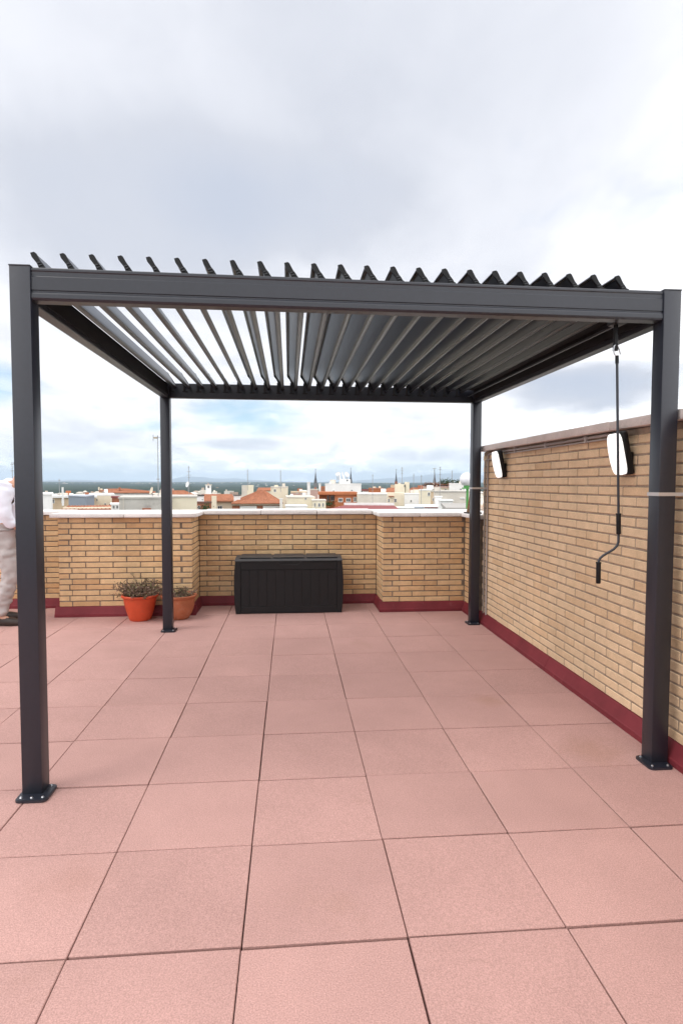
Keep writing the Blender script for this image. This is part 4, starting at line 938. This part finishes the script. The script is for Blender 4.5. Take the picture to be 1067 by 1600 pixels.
# globe lamp on the neighbouring roof
gp = at(729, 749, 12.2); gl = tag(empty('globe_lamp', (gp.x, 12.2, gp.z)), 'white globe lamp on a green post beyond the right end of the parapet', 'lamp')
bm = bmesh.new(); bmesh.ops.create_uvsphere(bm, u_segments=32, v_segments=20, radius=.162); MB().addbm(bm, None, True).build('globe', 'globe', gl)
MB().box((-.10, -.06, -.225), (.14, .06, -.195)).build('bracket', 'green_paint', gl); MB().tube([(.02, 0, -.2), (.02, 0, -.26), (.02, 0, -6)], [.045, .028, .028], 12).build('post', 'green_paint', gl); MB().lathe([(.06, -.2), (.07, -.165), (.06, -.14)], 16).build('socket', 'green_paint', gl)
block('flat neighbouring roof carrying the globe lamp', 704, 905, 846, 11, 6, 'w_beige', cop='r_grey', coph=.1)

# the town farther off, one mass
def far_town():
    r = random.Random(21); b = MB(); made = 0
    wn = MB()
    while made < 2500:
        Y = 185 * math.exp(r.random() ** 1.5 * 1.5); px = r.uniform(-800, 1500); p = at(px, 760, Y)
        w_, d_ = r.uniform(3, 11), r.uniform(5, 10); zt = r.uniform(-14, -6.5) - (Y / 900) * 4 + (4 if r.random() < .05 else 0)
        b.box((p.x - w_ / 2, Y, GZ - 1), (p.x + w_ / 2, Y + d_, zt))
        if r.random() < .5: b.add([(p.x - w_ / 2 - .3, Y - .3, zt + .01), (p.x + w_ / 2 + .3, Y - .3, zt + .01), (p.x + w_ / 2 + .3, Y + d_ + .3, zt + .01), (p.x - w_ / 2 - .3, Y + d_ + .3, zt + .01), (p.x - w_ / 5, Y + d_ / 2, zt + 1.6), (p.x + w_ / 5, Y + d_ / 2, zt + 1.6)], [(0, 1, 5, 4), (1, 2, 5), (2, 3, 4, 5), (3, 0, 4)])
        elif r.random() < .6: b.box((p.x - 1, Y + 2, zt), (p.x + 1.2, Y + 4, zt + 2))
        made += 1
        if Y < 480 and -40 < px < 800:
            nw = r.randint(2, 4)
            for fl_ in range(2):
                for k in range(nw):
                    xw = p.x - w_ / 2 + w_ * (k + .5) / nw; wn.box((xw - .55, Y - .06, zt - 2.6 - fl_ * 3), (xw + .55, Y + .1, zt - 1.1 - fl_ * 3))
    for c in range(26):
        Y = r.uniform(2600, 7800); px = r.uniform(-200, 1250); p = at(px, 755, Y)
        for _ in range(r.randint(4, 22)):
            x, y = p.x + r.gauss(0, Y * .022), Y + r.gauss(0, 420); f = min(1, max(0, math.hypot(x, y) - 2200) / 3800)
            z = GZ + f * (13 + 16 * noise.noise(Vector((x / 2600, y / 2600, 1.3))) + 6 * noise.noise(Vector((x / 700, y / 700, 4.1)))) + (min(1, (math.hypot(x, y) - 5500) / 2500) * 9 if math.hypot(x, y) > 5500 else 0)
            b.box((x - r.uniform(2, 6), y, z - 4), (x + r.uniform(2, 6), y + 10, z + r.uniform(1.5, 5)))
    o = b.build('far_town', 'far_town'); tag(o, 'pale roofs and houses of the town spreading towards the hills', 'town', kind='stuff')
    tag(wn.build('far_windows', 'glass', o), kind='stuff')
far_town()

# ---------------------------------------------------------------- the air
hz = MB().box((-34000, -3500, -40), (34000, 36000, 460))
me = hz.mesh('haze', 'joint'); me.materials.clear()
hm = bpy.data.materials.new('haze'); hm.use_nodes = True; ht = hm.node_tree; ht.nodes.clear()
ho = ht.nodes.new('ShaderNodeOutputMaterial'); pvn = ht.nodes.new('ShaderNodeVolumePrincipled')
pvn.inputs['Color'].default_value = (.68, .84, 1.0, 1); pvn.inputs['Density'].default_value = 7.5e-5; pvn.inputs['Anisotropy'].default_value = 0.0
ht.links.new(pvn.outputs[0], ho.inputs['Volume']); me.materials.append(hm)
tag(link('haze', me), kind='stuff')
